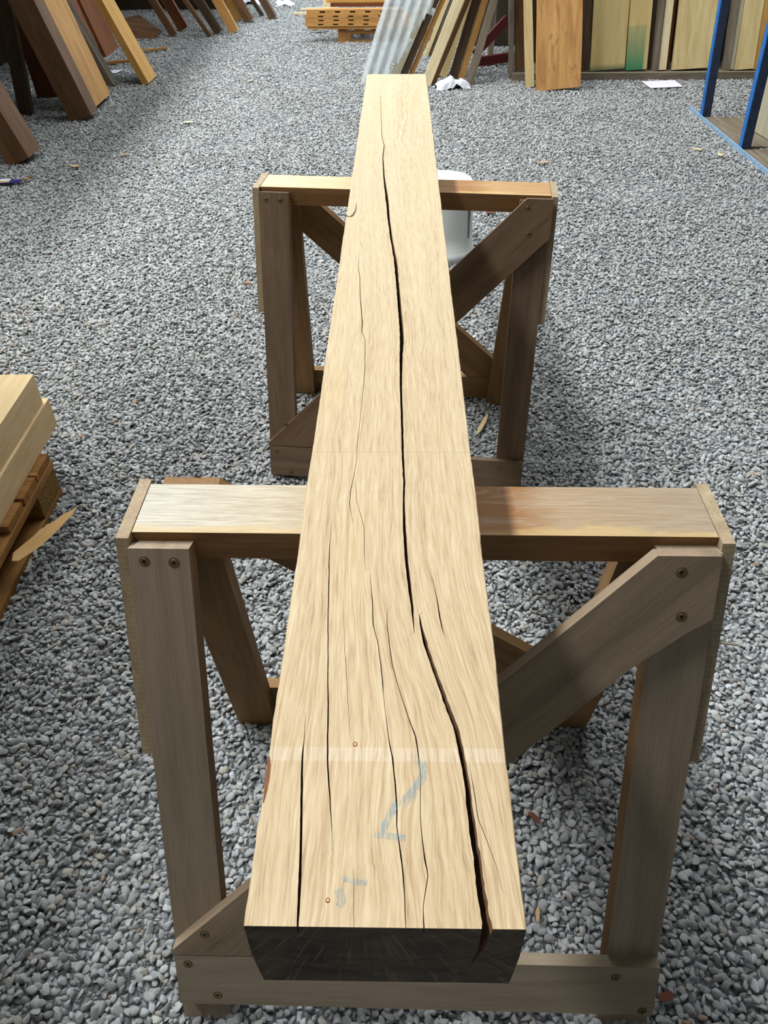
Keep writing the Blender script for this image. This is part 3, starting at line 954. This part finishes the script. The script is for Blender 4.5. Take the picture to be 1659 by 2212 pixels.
# rail that the left row leans on
rl = link('support_rail', plank_mesh('support_rail', 6.5, 0.09, 0.09, 10, 0.002), None, 'dark',
          frame_matrix(Vector((-3.18, 4.6, 1.85)), Vector((0, 1, 0)), Vector((-1, 0, 0)), Vector((0, 0, 1))))
tag(rl, 'dark horizontal rail carrying the row of leaning timbers on the left', 'rail')
for yy in (4.9, 7.9, 10.9):
    q = link('support_post', plank_mesh('support_post', 1.855, 0.09, 0.09, 4, 0.002), rl, 'dark')
    q.matrix_parent_inverse = Matrix()
    q.matrix_local = rl.matrix_local.inverted() @ frame_matrix(Vector((-3.18, yy, 0)), Vector((0, 0, 1)), Vector((-1, 0, 0)), Vector((0, -1, 0)))

GM = 'boards leaning in the middle behind the beam end'
lean_board('leaning_board', 'white-grey board right beside the corrugated plastic sheet', 'board', (0.115, 7.49, 0), 25.5, 4, 0.074, 0.03, 1.6, 'whitegrey', GM)
lean_board('leaning_board', 'dark brown board right of the white-grey board', 'board', (0.200, 7.50, 0), 25.5, 4, 0.058, 0.04, 1.5, 'dark', GM)
lean_board('leaning_board', 'thin tan board right of the dark brown board', 'board', (0.270, 7.52, 0), 25.5, 4, 0.040, 0.04, 1.4, 'amber', GM)
lean_board('leaning_board', 'short-footed pale strip standing behind the thin tan board', 'board', (0.438, 8.30, 0), 22, 4, 0.03, 0.03, 2.2, 'straw', GM)
lean_board('leaning_board', 'grey-brown strip behind the bright cream board', 'board', (0.475, 8.32, 0), 23, 4, 0.045, 0.03, 2.2, 'greywood', GM)
lean_board('leaning_board', 'bright cream board with tan side, left of the white plastic film', 'board', (0.360, 7.10, 0), 22.5, 3, 0.072, 0.045, 1.35, 'cream', GM)
lean_board('leaning_board', 'brown board tucked against the right of the cream board', 'board', (0.443, 7.17, 0), 23.5, 3, 0.035, 0.05, 1.2, 'brown', GM)
lean_board('leaning_post', 'pale rounded post standing behind the white plastic film', 'post', (0.512, 7.42, 0), 18, 3, 0.075, 0.07, 1.3, 'straw', GM)
lean_board('leaning_board', 'dark brown wide board right of the pale rounded post', 'board', (0.585, 7.25, 0), 16.4, 3, 0.066, 0.05, 1.15, 'dark', GM)
lean_board('leaning_board', 'tan-brown board between two dark gaps', 'board', (0.660, 7.26, 0), 16.4, 3, 0.052, 0.05, 1.0, 'amber', GM)
lean_board('leaning_board', 'rough grey-brown board at the right end of the middle group', 'board', (0.722, 7.13, 0), 15.3, 3, 0.056, 0.06, 1.0, 'greywood', GM, live=0.004)

# corrugated plastic sheet
def corrugated():
    a = Vector((math.tan(R(20)), math.tan(R(4)), 1)).normalized()
    w = Vector((1, 0, 0))
    w = (w - a * w.dot(a)).normalized()
    n = a.cross(w)
    vs, fs = [], []
    du, dv = 0.0095, 0.05
    nx, ny = 44, 40
    for j in range(ny + 1):
        v = dv * j
        for i in range(nx + 1):
            u = du * i
            vs.append((v, u, 0.011 * math.cos(u / 0.076 * 2 * math.pi)))
    for j in range(ny):
        v = dv * (j + 0.5)
        width = 0.17 + 0.26 * v + 0.022 * math.sin(v * 21) + 0.018 * math.sin(v * 47 + 1)
        for i in range(nx):
            u = du * (i + 0.5)
            if u < width and v > 0.55 * u - 0.01:
                q = j * (nx + 1) + i
                fs.append((q, q + 1, q + nx + 2, q + nx + 1))
    used = sorted({k for f in fs for k in f})
    mp = {k: n for n, k in enumerate(used)}
    vs = [vs[k] for k in used]
    fs = [tuple(mp[k] for k in f) for f in fs]
    me = bpy.data.meshes.new('corrugated_sheet')
    me.from_pydata(vs, [], fs)
    for p in me.polygons:
        p.use_smooth = True
    o = link('corrugated_sheet', me, None, 'poly', frame_matrix(Vector((-0.145, 7.16, 0.0)), a, w, n))
    so = o.modifiers.new('thick', 'SOLIDIFY')
    so.thickness = 0.0025
    tag(o, 'torn clear corrugated plastic sheet leaning behind the far beam end', 'plastic sheet')
corrugated()

# maroon painted timbers
for pts, lab in ((((0.86, 8.0, 0.05), (1.14, 8.05, 0.315)), 'maroon painted timber propped diagonally beside the board rack'),
                 (((0.86, 7.86, 0.02), (1.20, 7.92, 0.05)), 'maroon painted timber lying flat beside the board rack')):
    p0, p1 = Vector(pts[0]), Vector(pts[1])
    X = (p1 - p0).normalized()
    Z = Vector((0, -1, 0)); Z = (Z - X * Z.dot(X)).normalized()
    Y = Z.cross(X)
    o = link('maroon_timber', plank_mesh('maroon_timber', (p1 - p0).length, 0.07, 0.05, 4, 0.001), None, 'maroon', frame_matrix(p0 - Y * 0.035 + Vector((0, 0, 0.02)), X, Y, Z))
    tag(o, lab, 'timber', 'maroon timbers')

# ------------------------------------------------------------------ board rack on the right
rack = empty('board_rack', (2.2, 7.36, 0))
tag(rack, 'grey timber rack holding upright boards along the back right', 'rack')
def rack_part(name, x0, x1, y0, y1, z0, z1, mat='greywood', lenx=True):
    L = x1 - x0
    me = plank_mesh(name, L, y1 - y0, z1 - z0, 10, 0.0015, seed=x0)
    return link(name, me, rack, mat, Matrix.Translation(Vector((x0 - 2.2, y0 - 7.36, z0))))
rack_part('sill_board', 1.12, 5.2, 7.27, 7.32, 0.0, 0.055)
rack_part('ledge_board', 1.12, 5.2, 7.325, 7.62, 0.012, 0.048)
rack_part('back_rail', 1.12, 5.2, 7.78, 7.83, 1.7, 1.80)
rack_part('dark_backing', 1.30, 5.2, 7.90, 7.92, 0.02, 1.95, 'dark')  # added sheet that darkens the gaps between the boards
def rack_post(x, y, xl, yl, w, t, L):
    a = Vector((math.tan(R(xl)), math.tan(R(yl)), 1)).normalized()
    wv = Vector((1, 0, 0)); wv = (wv - a * wv.dot(a)).normalized()
    me = plank_mesh('upright', L, w, t, 6, 0.0015, seed=x)
    z = a.cross(wv)
    return link('upright', me, rack, 'greywood', frame_matrix(Vector((x - 2.2, y - 7.36, 0.0)) - z * 0, a, wv, z))
rack_post(1.105, 7.335, -4.6, 8, 0.036, 0.08, 2.3)
rack_post(2.292, 7.335, -3.0, 8, 0.040, 0.08, 2.3)
rack_post(2.885, 7.335, -3.0, 8, 0.040, 0.08, 2.3)
rack_post(4.0, 7.335, -3.0, 8, 0.040, 0.08, 2.3)
for x, y, L in ((1.02, 8.25, 2.2), (1.27, 8.15, 2.2)):
    rack_post(x, y, 0, 0, 0.05, 0.05, L)

GR = 'upright boards in the back right rack'
ZL = 0.052
def rack_board(label, x0, x1, mat, xl=-4.2, yl=8.0, T=0.03, y=7.36, live=0.0, L=2.2):
    return lean_board('upright_board', label, 'board', (x0, y, ZL), xl, yl, x1 - x0, T, L, mat, GR, live=live, sink=0.0)
rack_board('mustard brown board beside the left rack upright', 1.150, 1.262, 'brown', -4.5, y=7.37)
rack_board('dark brown narrow board right of the orange live-edge slab', 1.70, 1.762, 'dark', -4.6)
rack_board('wide straw-coloured board with green stained foot', 1.770, 2.052, 'mossfoot', -4.0, y=7.345)
rack_board('straw-coloured board with the lower part painted green', 2.062, 2.238, 'green', -3.8, y=7.352)
rack_board('dark strip standing in for the shaded gap right of the green painted board', 2.245, 2.29, 'dark', -3.0, y=7.43)  # dark strip put in to draw the shade of the gap
rack_board('narrow cream board right of the middle rack upright', 2.338, 2.402, 'cream', -3.0, y=7.36)
rack_board('orange-brown narrow board in the gap beside the narrow cream board', 2.395, 2.446, 'redbrown', -3.0, y=7.43)
rack_board('widest pale board, standing left of the blue post', 2.452, 2.760, 'straw', -3.2, y=7.36)
rack_board('dark board behind the blue post', 2.775, 2.86, 'dark', -3.2, y=7.44)
rack_board('thin grey-white board right of the second rack upright', 2.930, 2.962, 'whitegrey', -3.0, y=7.36)
rack_board('straw board with a small dark knot between the two blue posts', 2.970, 3.122, 'straw', -3.2, y=7.345)
rack_board('light orange board beside the knotty straw board', 3.128, 3.26, 'golden', -3.2, y=7.35)
rack_board('pale board at the right photo edge', 3.27, 3.45, 'cream', -3.2, y=7.36)
rack_board('brown board out at the right end of the rack', 3.47, 3.60, 'brown', -3.2, y=7.36)

lean_board('live_edge_slab', 'orange-brown live-edge slab standing on the gravel before the rack', 'slab', (1.262, 6.90, 0), -5.4, 8, 0.345, 0.05, 2.3, 'slab', live=0.010, seg=16)
lean_board('leaning_board', 'light tan board standing just left of the live-edge slab', 'board', (1.200, 7.03, 0), -6.8, 7, 0.062, 0.06, 2.3, 'straw')

# ------------------------------------------------------------------ blue steel rack on the right
bl = empty('blue_steel_rack', (2.35, 5.6, 0))
tag(bl, 'blue painted steel rack frame with plank floor at the right photo edge', 'rack')
def blue_part(name, me, mat, mw):
    return link(name, me, bl, mat, Matrix.Translation(Vector((-2.35, -5.6, 0))) @ mw)
for (x, y, xl) in ((2.298, 6.03, -4.2), (2.298, 5.25, -2.2), (2.298, 4.47, -2.2)):
    a = Vector((math.tan(R(xl)), 0, 1)).normalized()
    w = Vector((1, 0, 0)); w = (w - a * w.dot(a)).normalized()
    blue_part('post', box_mesh('post', 0, 2.4, 0, 0.055, 0, 0.045, 0.003), 'shaded_blue', frame_matrix(Vector((x, y, 0.015)), a, w, a.cross(w)))
    q = blue_part('lit_side_strip', box_mesh('lit_side_strip', 0, 2.4, -0.006, 0.0, -0.001, 0.046, 0.001), 'blue', frame_matrix(Vector((x, y, 0.015)), a, w, a.cross(w)))  # strip paints the lit side, the post carries the shaded tone
    q['label'] = 'lit left side of the post, painted as a bright blue strip'
blue_part('base_angle', box_mesh('base_angle', 0, 2.2, 0, 0.010, 0, 0.026, 0.001), 'lightblue', frame_matrix(Vector((2.292, 4.1, 0.0)), Vector((0, 1, 0)), Vector((-1, 0, 0)), Vector((0, 0, 1))))
for k, (x0, w) in enumerate(((2.302, 0.055), (2.362, 0.16), (2.527, 0.16), (2.692, 0.16))):
    for (y0, y1) in ((4.1, 5.24), (5.30, 6.02)):
        blue_part('floor_plank', plank_mesh('floor_plank', y1 - y0, w, 0.016, 6, 0.0015, seed=k + y0), 'greywood',
                  frame_matrix(Vector((x0 + w, y0, 0.002)), Vector((0, 1, 0)), Vector((-1, 0, 0)), Vector((0, 0, 1))))
lean_board('leaning_board', 'pale grey-cream board leaning inside the blue rack', 'board', (2.512, 5.68, 0.021), -0.5, 0, 0.24, 0.05, 2.2, 'whitegrey', yaw=-84, sink=0)

# ------------------------------------------------------------------ far pallet with the mortised battens
fp = empty('far_pallet', (-0.1, 9.4, 0))
tag(fp, 'wooden pallet under the stack of slotted battens', 'pallet')
def at_fp(name, x0, x1, y0, y1, z0, z1, mat='pallet'):
    me = plank_mesh(name, x1 - x0, y1 - y0, z1 - z0, 4, 0.001, seed=x0 + y0)
    return link(name, me, fp, mat, Matrix.Translation(Vector((x0 + 0.1, y0 - 9.4, z0))))
for x in (-0.39, 0.0, 0.40):
    for y in (9.05, 9.5, 9.95):
        at_fp('block', x, x + 0.125, y, y + 0.1, 0.012, 0.075)
for y in (9.05, 9.5, 9.95):
    at_fp('bottom_board', -0.39, 0.525, y, y + 0.1, -0.006, 0.013)
    at_fp('stringer_board', -0.39, 0.525, y, y + 0.1, 0.074, 0.094)
for k in range(6):
    x = -0.39 + k * 0.165
    at_fp('deck_board', x, x + 0.09, 9.05, 10.05, 0.093, 0.115)

GB = 'slotted battens stacked on the far pallet'
def batten(label, x0, y0, z0, h, L, slots, topslots=False):
    """batten with a row of through mortises in its near face"""
    bm = bmesh.new()
    d = 0.10
    xs = [0.0]
    for k in range(slots):
        c = 0.155 + k * 0.148
        xs += [c - 0.026, c + 0.026]
    xs.append(L)
    zs = [0.0, h * 0.30, h * 0.66, h]
    g = [[bm.verts.new((x, 0, z)) for z in zs] for x in xs]
    bk = [[bm.verts.new((x, d, z)) for z in zs] for x in xs]
    for i in range(len(xs) - 1):
        for j in range(3):
            hole = (i % 2 == 1) and j == 1
            if hole:
                q = [g[i][1], g[i + 1][1], g[i + 1][2], g[i][2]]
                p = [bm.verts.new(v.co + Vector((0, 0.07, 0))) for v in q]
                for k in range(4):
                    bm.faces.new((q[k], q[(k + 1) % 4], p[(k + 1) % 4], p[k]))
                bm.faces.new(p)
            else:
                bm.faces.new((g[i][j], g[i + 1][j], g[i + 1][j + 1], g[i][j + 1]))
            bm.faces.new((bk[i][j], bk[i][j + 1], bk[i + 1][j + 1], bk[i + 1][j]))
        bm.faces.new((g[i][3], g[i + 1][3], bk[i + 1][3], bk[i][3]))
        bm.faces.new((g[i][0], bk[i][0], bk[i + 1][0], g[i + 1][0]))
    for i in (0, len(xs) - 1):
        for j in range(3):
            bm.faces.new((g[i][j], g[i][j + 1], bk[i][j + 1], bk[i][j]))
    o = link('slotted_batten', finish(bm, 'slotted_batten'), None, 'amber', Matrix.Translation(Vector((x0, y0, z0))))
    tag(o, label, 'batten', GB)
rows = ['bottom-most slotted batten in the far stack', 'second slotted batten from the bottom of the far stack',
        'third slotted batten from the bottom of the far stack', 'topmost slotted batten in the far stack']
z = 0.1435
for k, lab in enumerate(rows):
    h = 0.033 if k < 3 else 0.040
    batten(lab, (-0.712, -0.706, -0.709, -0.690)[k], 9.02 + (0.0, 0.004, 0.002, 0.006)[k], z, h, 0.95, 6)
    z += h + 0.0005
sb = link('bearer_board', plank_mesh('bearer_board', 0.97, 0.1, 0.026, 6, 0.001), None, 'amber', Matrix.Translation(Vector((-0.69, 9.03, 0.1165))))
tag(sb, 'plain board right under the slotted battens on the far pallet', 'board')
for (x0, y0, z0, L, W, T, lab, mt) in ((-0.46, 9.15, 0.288, 0.62, 0.10, 0.030, 'reddish board lying on top of the far slotted stack', 'redbrown'),
                                       (-0.50, 9.18, 0.3205, 0.60, 0.10, 0.030, 'yellow-brown uppermost board on the far slotted stack', 'golden')):
    o = link('stacked_board', plank_mesh('stacked_board', L, W, T, 6, 0.002), None, mt, Matrix.Translation(Vector((x0, y0, z0))))
    tag(o, lab, 'board', 'boards on the far slotted stack')

# ------------------------------------------------------------------ nearer pallet with pale timbers
np_ = empty('near_pallet', (-1.4, 1.25, 0))
tag(np_, 'old brown wooden pallet on the left carrying pale timbers', 'pallet')
def at_np(name, x0, x1, y0, y1, z0, z1, mat='pallet', alongy=False):
    if alongy:
        me = plank_mesh(name, y1 - y0, x1 - x0, z1 - z0, 10, 0.002, seed=x0 + z0)
        mw = frame_matrix(Vector((x1 + 1.4, y0 - 1.25, z0)), Vector((0, 1, 0)), Vector((-1, 0, 0)), Vector((0, 0, 1)))
    else:
        me = plank_mesh(name, x1 - x0, y1 - y0, z1 - z0, 6, 0.002, seed=x0 + y0)
        mw = Matrix.Translation(Vector((x0 + 1.4, y0 - 1.25, z0)))
    return link(name, me, np_, mat, mw)
for x in (-1.035, -1.45, -1.86):
    at_np('bottom_board', x, x + 0.10, 0.65, 1.85, -0.002, 0.020, alongy=True)
    at_np('stringer_board', x, x + 0.10, 0.65, 1.85, 0.100, 0.122, alongy=True)
    for y in (0.65, 1.18, 1.71):
        at_np('block', x - 0.02, x + 0.098, y, y + 0.14, 0.020, 0.100, 'chipblock')
for y, w in ((0.65, 0.14), (0.84, 0.10), (1.00, 0.10), (1.17, 0.14), (1.36, 0.10), (1.53, 0.10), (1.645, 0.095), (1.748, 0.103)):
    at_np('deck_board', -1.88, -0.940, y, y + w, 0.122, 0.146)
def timber(label, x1, w, y0, y1, z0, h):
    o = link('pale_timber', plank_mesh('pale_timber', y1 - y0, w, h, 16, 0.0012), None, 'pale',
             frame_matrix(Vector((x1, y0, z0)), Vector((0, 1, 0)), Vector((-1, 0, 0)), Vector((0, 0, 1))))
    tag(o, label, 'timber', 'pale timbers on the near pallet')
timber('lower pale squared timber resting on the brown pallet', -0.960, 0.30, 0.25, 2.00, 0.148, 0.092)
timber('upper pale squared timber on top of its twin on the pallet', -0.969, 0.26, 0.25, 1.976, 0.2415, 0.093)

# unseen tall timber pack, added to cast shade on the gravel beside the pallet
pack = empty('shade_pack', (-1.75, 0.85, 0))
tag(pack, 'unseen tall pack of sawn timber added to shade the gravel by the brown pallet', 'shade blocker')
for lv in range(10):
    for k in range(3):
        me = plank_mesh('shade_pack_timber', 2.1, 0.28, 0.19, 6, 0.002, seed=lv * 3 + k)
        link('shade_pack_timber', me, pack, 'pale', frame_matrix(Vector((-0.17 + 0.29 * k - 0.29 + 0.28, -0.75, 0.149 + 0.195 * lv)) - Vector((0.02, 0, 0)), Vector((0, 1, 0)), Vector((-1, 0, 0)), Vector((0, 0, 1))))

def flat_piece(name, label, cat, pts, loc, t, mat, tilt=(0, 0, 0), group=None):
    me = prism_mesh(name, pts, pts, 0.0, t)
    o = link(name, me, None, mat)
    o.location = loc
    o.rotation_euler = tilt
    tag(o, label, cat, group)
    return o
# torn splinter hanging out of the pallet
_sp = flat_piece('wood_splinter', 'long torn splinter of pale wood sticking out of the pallet', 'splinter',
                 [(0.0, -0.006), (0.012, -0.016), (0.08, -0.021), (0.15, -0.017), (0.23, -0.006), (0.265, 0.004), (0.235, 0.005), (0.205, 0.010), (0.18, 0.009), (0.12, 0.014), (0.10, 0.011), (0.02, 0.008)],
                 (-0.975, 1.445, 0.088), 0.006, 'splinter')
_d = (Vector((-0.862, 1.705, 0.06)) - Vector((-0.955, 1.462, 0.092))).normalized()
_n = Vector((0.75, -0.25, 0.75)); _n = (_n - _d * _n.dot(_d)).normalized()
_sp.matrix_local = frame_matrix(Vector((-0.925, 1.458, 0.098)), _d, _n.cross(_d), _n)

# ------------------------------------------------------------------ bucket
def bucket():
    root = empty('bucket', (0.31, 3.66, 0))
    tag(root, 'white plastic bucket standing upside down behind the further sawhorse', 'bucket')
    prof = [(0.0, 0.345), (0.118, 0.345), (0.128, 0.340), (0.133, 0.330), (0.136, 0.24), (0.141, 0.12), (0.146, 0.05), (0.152, 0.05), (0.154, 0.0), (0.146, 0.0), (0.140, 0.04)]
    bm = bmesh.new()
    n = 40
    rings = []
    for r, z in prof:
        if r == 0:
            rings.append([bm.verts.new((0, 0, z))])
        else:
            rings.append([bm.verts.new((r * math.cos(2 * math.pi * k / n), r * math.sin(2 * math.pi * k / n), z)) for k in range(n)])
    for a, b in zip(rings[:-1], rings[1:]):
        for k in range(n):
            if len(a) == 1:
                bm.faces.new((a[0], b[k], b[(k + 1) % n]))
            else:
                bm.faces.new((a[k], b[k], b[(k + 1) % n], a[(k + 1) % n]))
    for f in bm.faces:
        f.smooth = True
    link('bucket_body', finish(bm, 'bucket_body'), root, 'white')
    ang = -0.62
    o = link('grip_slot', box_mesh('grip_slot', -0.006, 0.006, -0.003, 0.003, 0.0, 0.16, 0.002), root, 'greywood')
    o.location = (0.1385 * math.cos(ang), 0.1385 * math.sin(ang), 0.105)
    o.rotation_euler = (0, 0, ang)
bucket()

# ------------------------------------------------------------------ small things on the ground
def crumple(name, label, cat, loc, sx, sy, sz, mat, seed, rz=0):
    bm = bmesh.new()
    n = 9
    g = [[None] * (n + 1) for _ in range(n + 1)]
    for i in range(n + 1):
        for j in range(n + 1):
            x, y = i / n - 0.5, j / n - 0.5
            zz = 0.5 + 0.5 * mnoise.noise(Vector((x * 4 + seed, y * 4, seed))) + 0.3 * mnoise.noise(Vector((x * 11 + seed, y * 11, seed)))
            zz *= max(0.0, 1 - 3.2 * (x * x + y * y)) ** 0.5 if x * x + y * y < 0.31 else 0
            k = 1 + 0.25 * mnoise.noise(Vector((x * 5, y * 5, seed + 4)))
            g[i][j] = bm.verts.new((x * sx * k, y * sy * k, 0.004 + max(zz, 0) * sz))
    for i in range(n):
        for j in range(n):
            bm.faces.new((g[i][j], g[i + 1][j], g[i + 1][j + 1], g[i][j + 1]))
    me = finish(bm, name)
    o = link(name, me, None, mat)
    o.location = loc
    o.rotation_euler = (0, 0, rz)
    so = o.modifiers.new('thick', 'SOLIDIFY')
    so.thickness = 0.002
    tag(o, label, cat)
    return o
crumple('plastic_film', 'crumpled white plastic film at the foot of the middle boards', 'plastic film', (0.60, 7.05, 0), 0.26, 0.16, 0.13, 'film', 1.3, 0.25)
crumple('plastic_film', 'white plastic sheeting on the ground far away behind the left row', 'plastic film', (-1.58, 11.75, 0), 0.33, 0.30, 0.12, 'film', 5.1)
crumple('plastic_film', 'small white plastic scrap beyond the dark brown end board', 'plastic film', (-1.15, 11.55, 0), 0.22, 0.2, 0.08, 'film', 8.4)

flat_piece('paper_card', 'white card lying on the gravel before the rack', 'card', [(0, 0), (0.27, 0), (0.30, 0.23), (0.02, 0.23)], (2.17, 6.93, 0.012), 0.003, 'paper', (0, 0, R(8)))
flat_piece('paper_sheet', 'white paper scrap beside the foot of the grey stud', 'paper', [(0, 0), (0.22, 0.02), (0.27, 0.15), (0.05, 0.12)], (-2.46, 7.58, 0.012), 0.002, 'paper', (0, 0, R(12)))
flat_piece('wood_offcut', 'thin offcut strip under the wide orange-brown boards', 'offcut', [(0, 0), (0.40, 0.02), (0.41, 0.06), (0.0, 0.05)], (-2.50, 7.95, 0.012), 0.018, 'pallet', (0, 0, R(28)))
flat_piece('wood_offcut', 'short pale offcut behind the golden board', 'offcut', [(0, 0), (0.30, 0.02), (0.31, 0.05), (0.0, 0.04)], (-2.28, 8.55, 0.012), 0.015, 'amber', (0, 0, R(30)))
flat_piece('wood_offcut', 'dark offcut lying before the far pallet', 'offcut', [(0, 0), (0.17, 0.0), (0.16, 0.10), (0.01, 0.09)], (-0.66, 9.5, 0.03), 0.012, 'greywood', (R(12), R(-10), R(30)))
flat_piece('dropped_panel', 'brown panel dropped on edge in the dark gap at left', 'panel', [(0, 0), (0.34, 0.0), (0.42, 0.16), (0.12, 0.30), (-0.05, 0.2)], (-2.66, 9.35, 0.02), 0.012, 'brown', (R(35), R(8), R(-12)))
flat_piece('wood_offcut', 'pale strip sticking out left of the slotted stack', 'offcut', [(0, 0), (0.34, 0.0), (0.34, 0.03), (0.0, 0.025)], (-0.98, 10.75, 0.012), 0.02, 'cream', (0, 0, R(-4)))
flat_piece('wood_offcut', 'second pale strip behind the slotted stack', 'offcut', [(0, 0), (0.45, 0.0), (0.45, 0.03), (0.0, 0.025)], (-0.92, 11.05, 0.012), 0.02, 'cream', (0, 0, R(6)))
flat_piece('wood_offcut', 'pale block beyond the slotted stack', 'offcut', [(0, 0), (0.09, 0.0), (0.09, 0.12), (0.0, 0.12)], (-0.66, 11.25, 0.0), 0.09, 'cream', (0, 0, R(6)))

# blue and white packet at the left photo edge
pk = empty('packet', (-2.14, 4.70, 0.02), R(12))
tag(pk, 'torn navy and white packet lying on the gravel at left', 'packet')
link('packet_card', prism_mesh('packet_card', [(-0.14, -0.02), (0.085, -0.03), (0.10, 0.02), (-0.13, 0.055)], [(-0.14, -0.02), (0.085, -0.03), (0.10, 0.02), (-0.13, 0.055)], 0, 0.006), pk, 'navy')
link('white_panel', prism_mesh('white_panel', [(-0.13, 0.018), (0.03, 0.008), (0.03, 0.04), (-0.125, 0.052)], [(-0.13, 0.018), (0.03, 0.008), (0.03, 0.04), (-0.125, 0.052)], 0.0062, 0.0068), pk, 'paper')
link('yellow_strip', prism_mesh('yellow_strip', [(-0.10, -0.014), (0.025, -0.02), (0.03, 0.0), (-0.09, 0.006)], [(-0.10, -0.014), (0.025, -0.02), (0.03, 0.0), (-0.09, 0.006)], 0.0062, 0.0068), pk, 'yellow')
link('torn_flap', prism_mesh('torn_flap', [(0.085, 0.0), (0.14, 0.07), (0.165, 0.075), (0.11, 0.005)], [(0.085, 0.0), (0.14, 0.07), (0.165, 0.075), (0.11, 0.005)], 0.004, 0.007), pk, 'chipbrown')

def chip(label, loc, L, W, mat, rz, cat='wood chip', name='wood_chip', seed=0, t=0.004):
    rr = random.Random(seed + 17)
    top = [(L * k / 4 - L / 2, W / 2 * rr.uniform(0.5, 1.0) * (0.3 if k in (0, 4) else 1)) for k in range(5)]
    bot = [(L * k / 4 - L / 2, -W / 2 * rr.uniform(0.5, 1.0) * (0.3 if k in (0, 4) else 1)) for k in range(4, -1, -1)]
    return flat_piece(name, label, cat, bot[::-1] + top[::-1], loc, t, mat, (rr.uniform(-0.15, 0.15), rr.uniform(-0.15, 0.15), rz))
chip('brown wood sliver on the gravel between the further sawhorse legs', (0.357, 2.18, 0.014), 0.115, 0.020, 'chip', R(68), 'sliver', 'wood_sliver', 1)
chip('reddish dry leaf bit on the gravel right of the beam', (0.319, 0.795, 0.016), 0.030, 0.016, 'leaf', R(-50), 'leaf', 'leaf_bit', 2, 0.0015)
chip('small yellow chip on the gravel right of the beam end', (0.297, 0.61, 0.015), 0.030, 0.007, 'chip', R(80), seed=3)
chip('brown leaf crumb at the bottom right near the sawhorse foot', (0.489, 0.478, 0.016), 0.028, 0.018, 'leaf', R(20), 'leaf', 'leaf_bit', 4, 0.0015)
chip('thin grey stick right of the closest sawhorse', (0.85, 1.232, 0.015), 0.045, 0.007, 'greywood', R(-15), 'stick', 'stick', 5)
chip('pale chip on open gravel below the golden board', (-1.585, 5.24, 0.015), 0.06, 0.03, 'chip', R(5), seed=6)
chip('pale chip on gravel right of the navy packet', (-1.83, 5.011, 0.015), 0.05, 0.04, 'chip', R(10), seed=7)
chip('white chip on open gravel at upper left', (-1.324, 6.006, 0.015), 0.07, 0.045, 'cream', R(0), seed=8)
chip('pale chip on gravel left of the blue rack base', (2.023, 5.26, 0.015), 0.06, 0.04, 'cream', R(0), seed=9)
chip('smaller pale chip just beside the blue rack base', (2.129, 5.14, 0.015), 0.04, 0.04, 'cream', R(20), seed=10)
chip('tan chip on gravel above the further sawhorse right end', (1.017, 5.01, 0.015), 0.075, 0.04, 'chip', R(0), seed=11)
chip('brown leaf on gravel right of the bucket', (0.60, 4.165, 0.016), 0.05, 0.05, 'leaf', R(30), 'leaf', 'leaf_bit', 12, 0.0015)
chip('brown chip on open gravel left of the further sawhorse', (-0.565, 3.301, 0.015), 0.03, 0.015, 'chipbrown', R(15), seed=13)
chip('tiny white chip on gravel left of the beam far end', (-1.05, 7.3, 0.015), 0.05, 0.03, 'cream', R(15), seed=14)
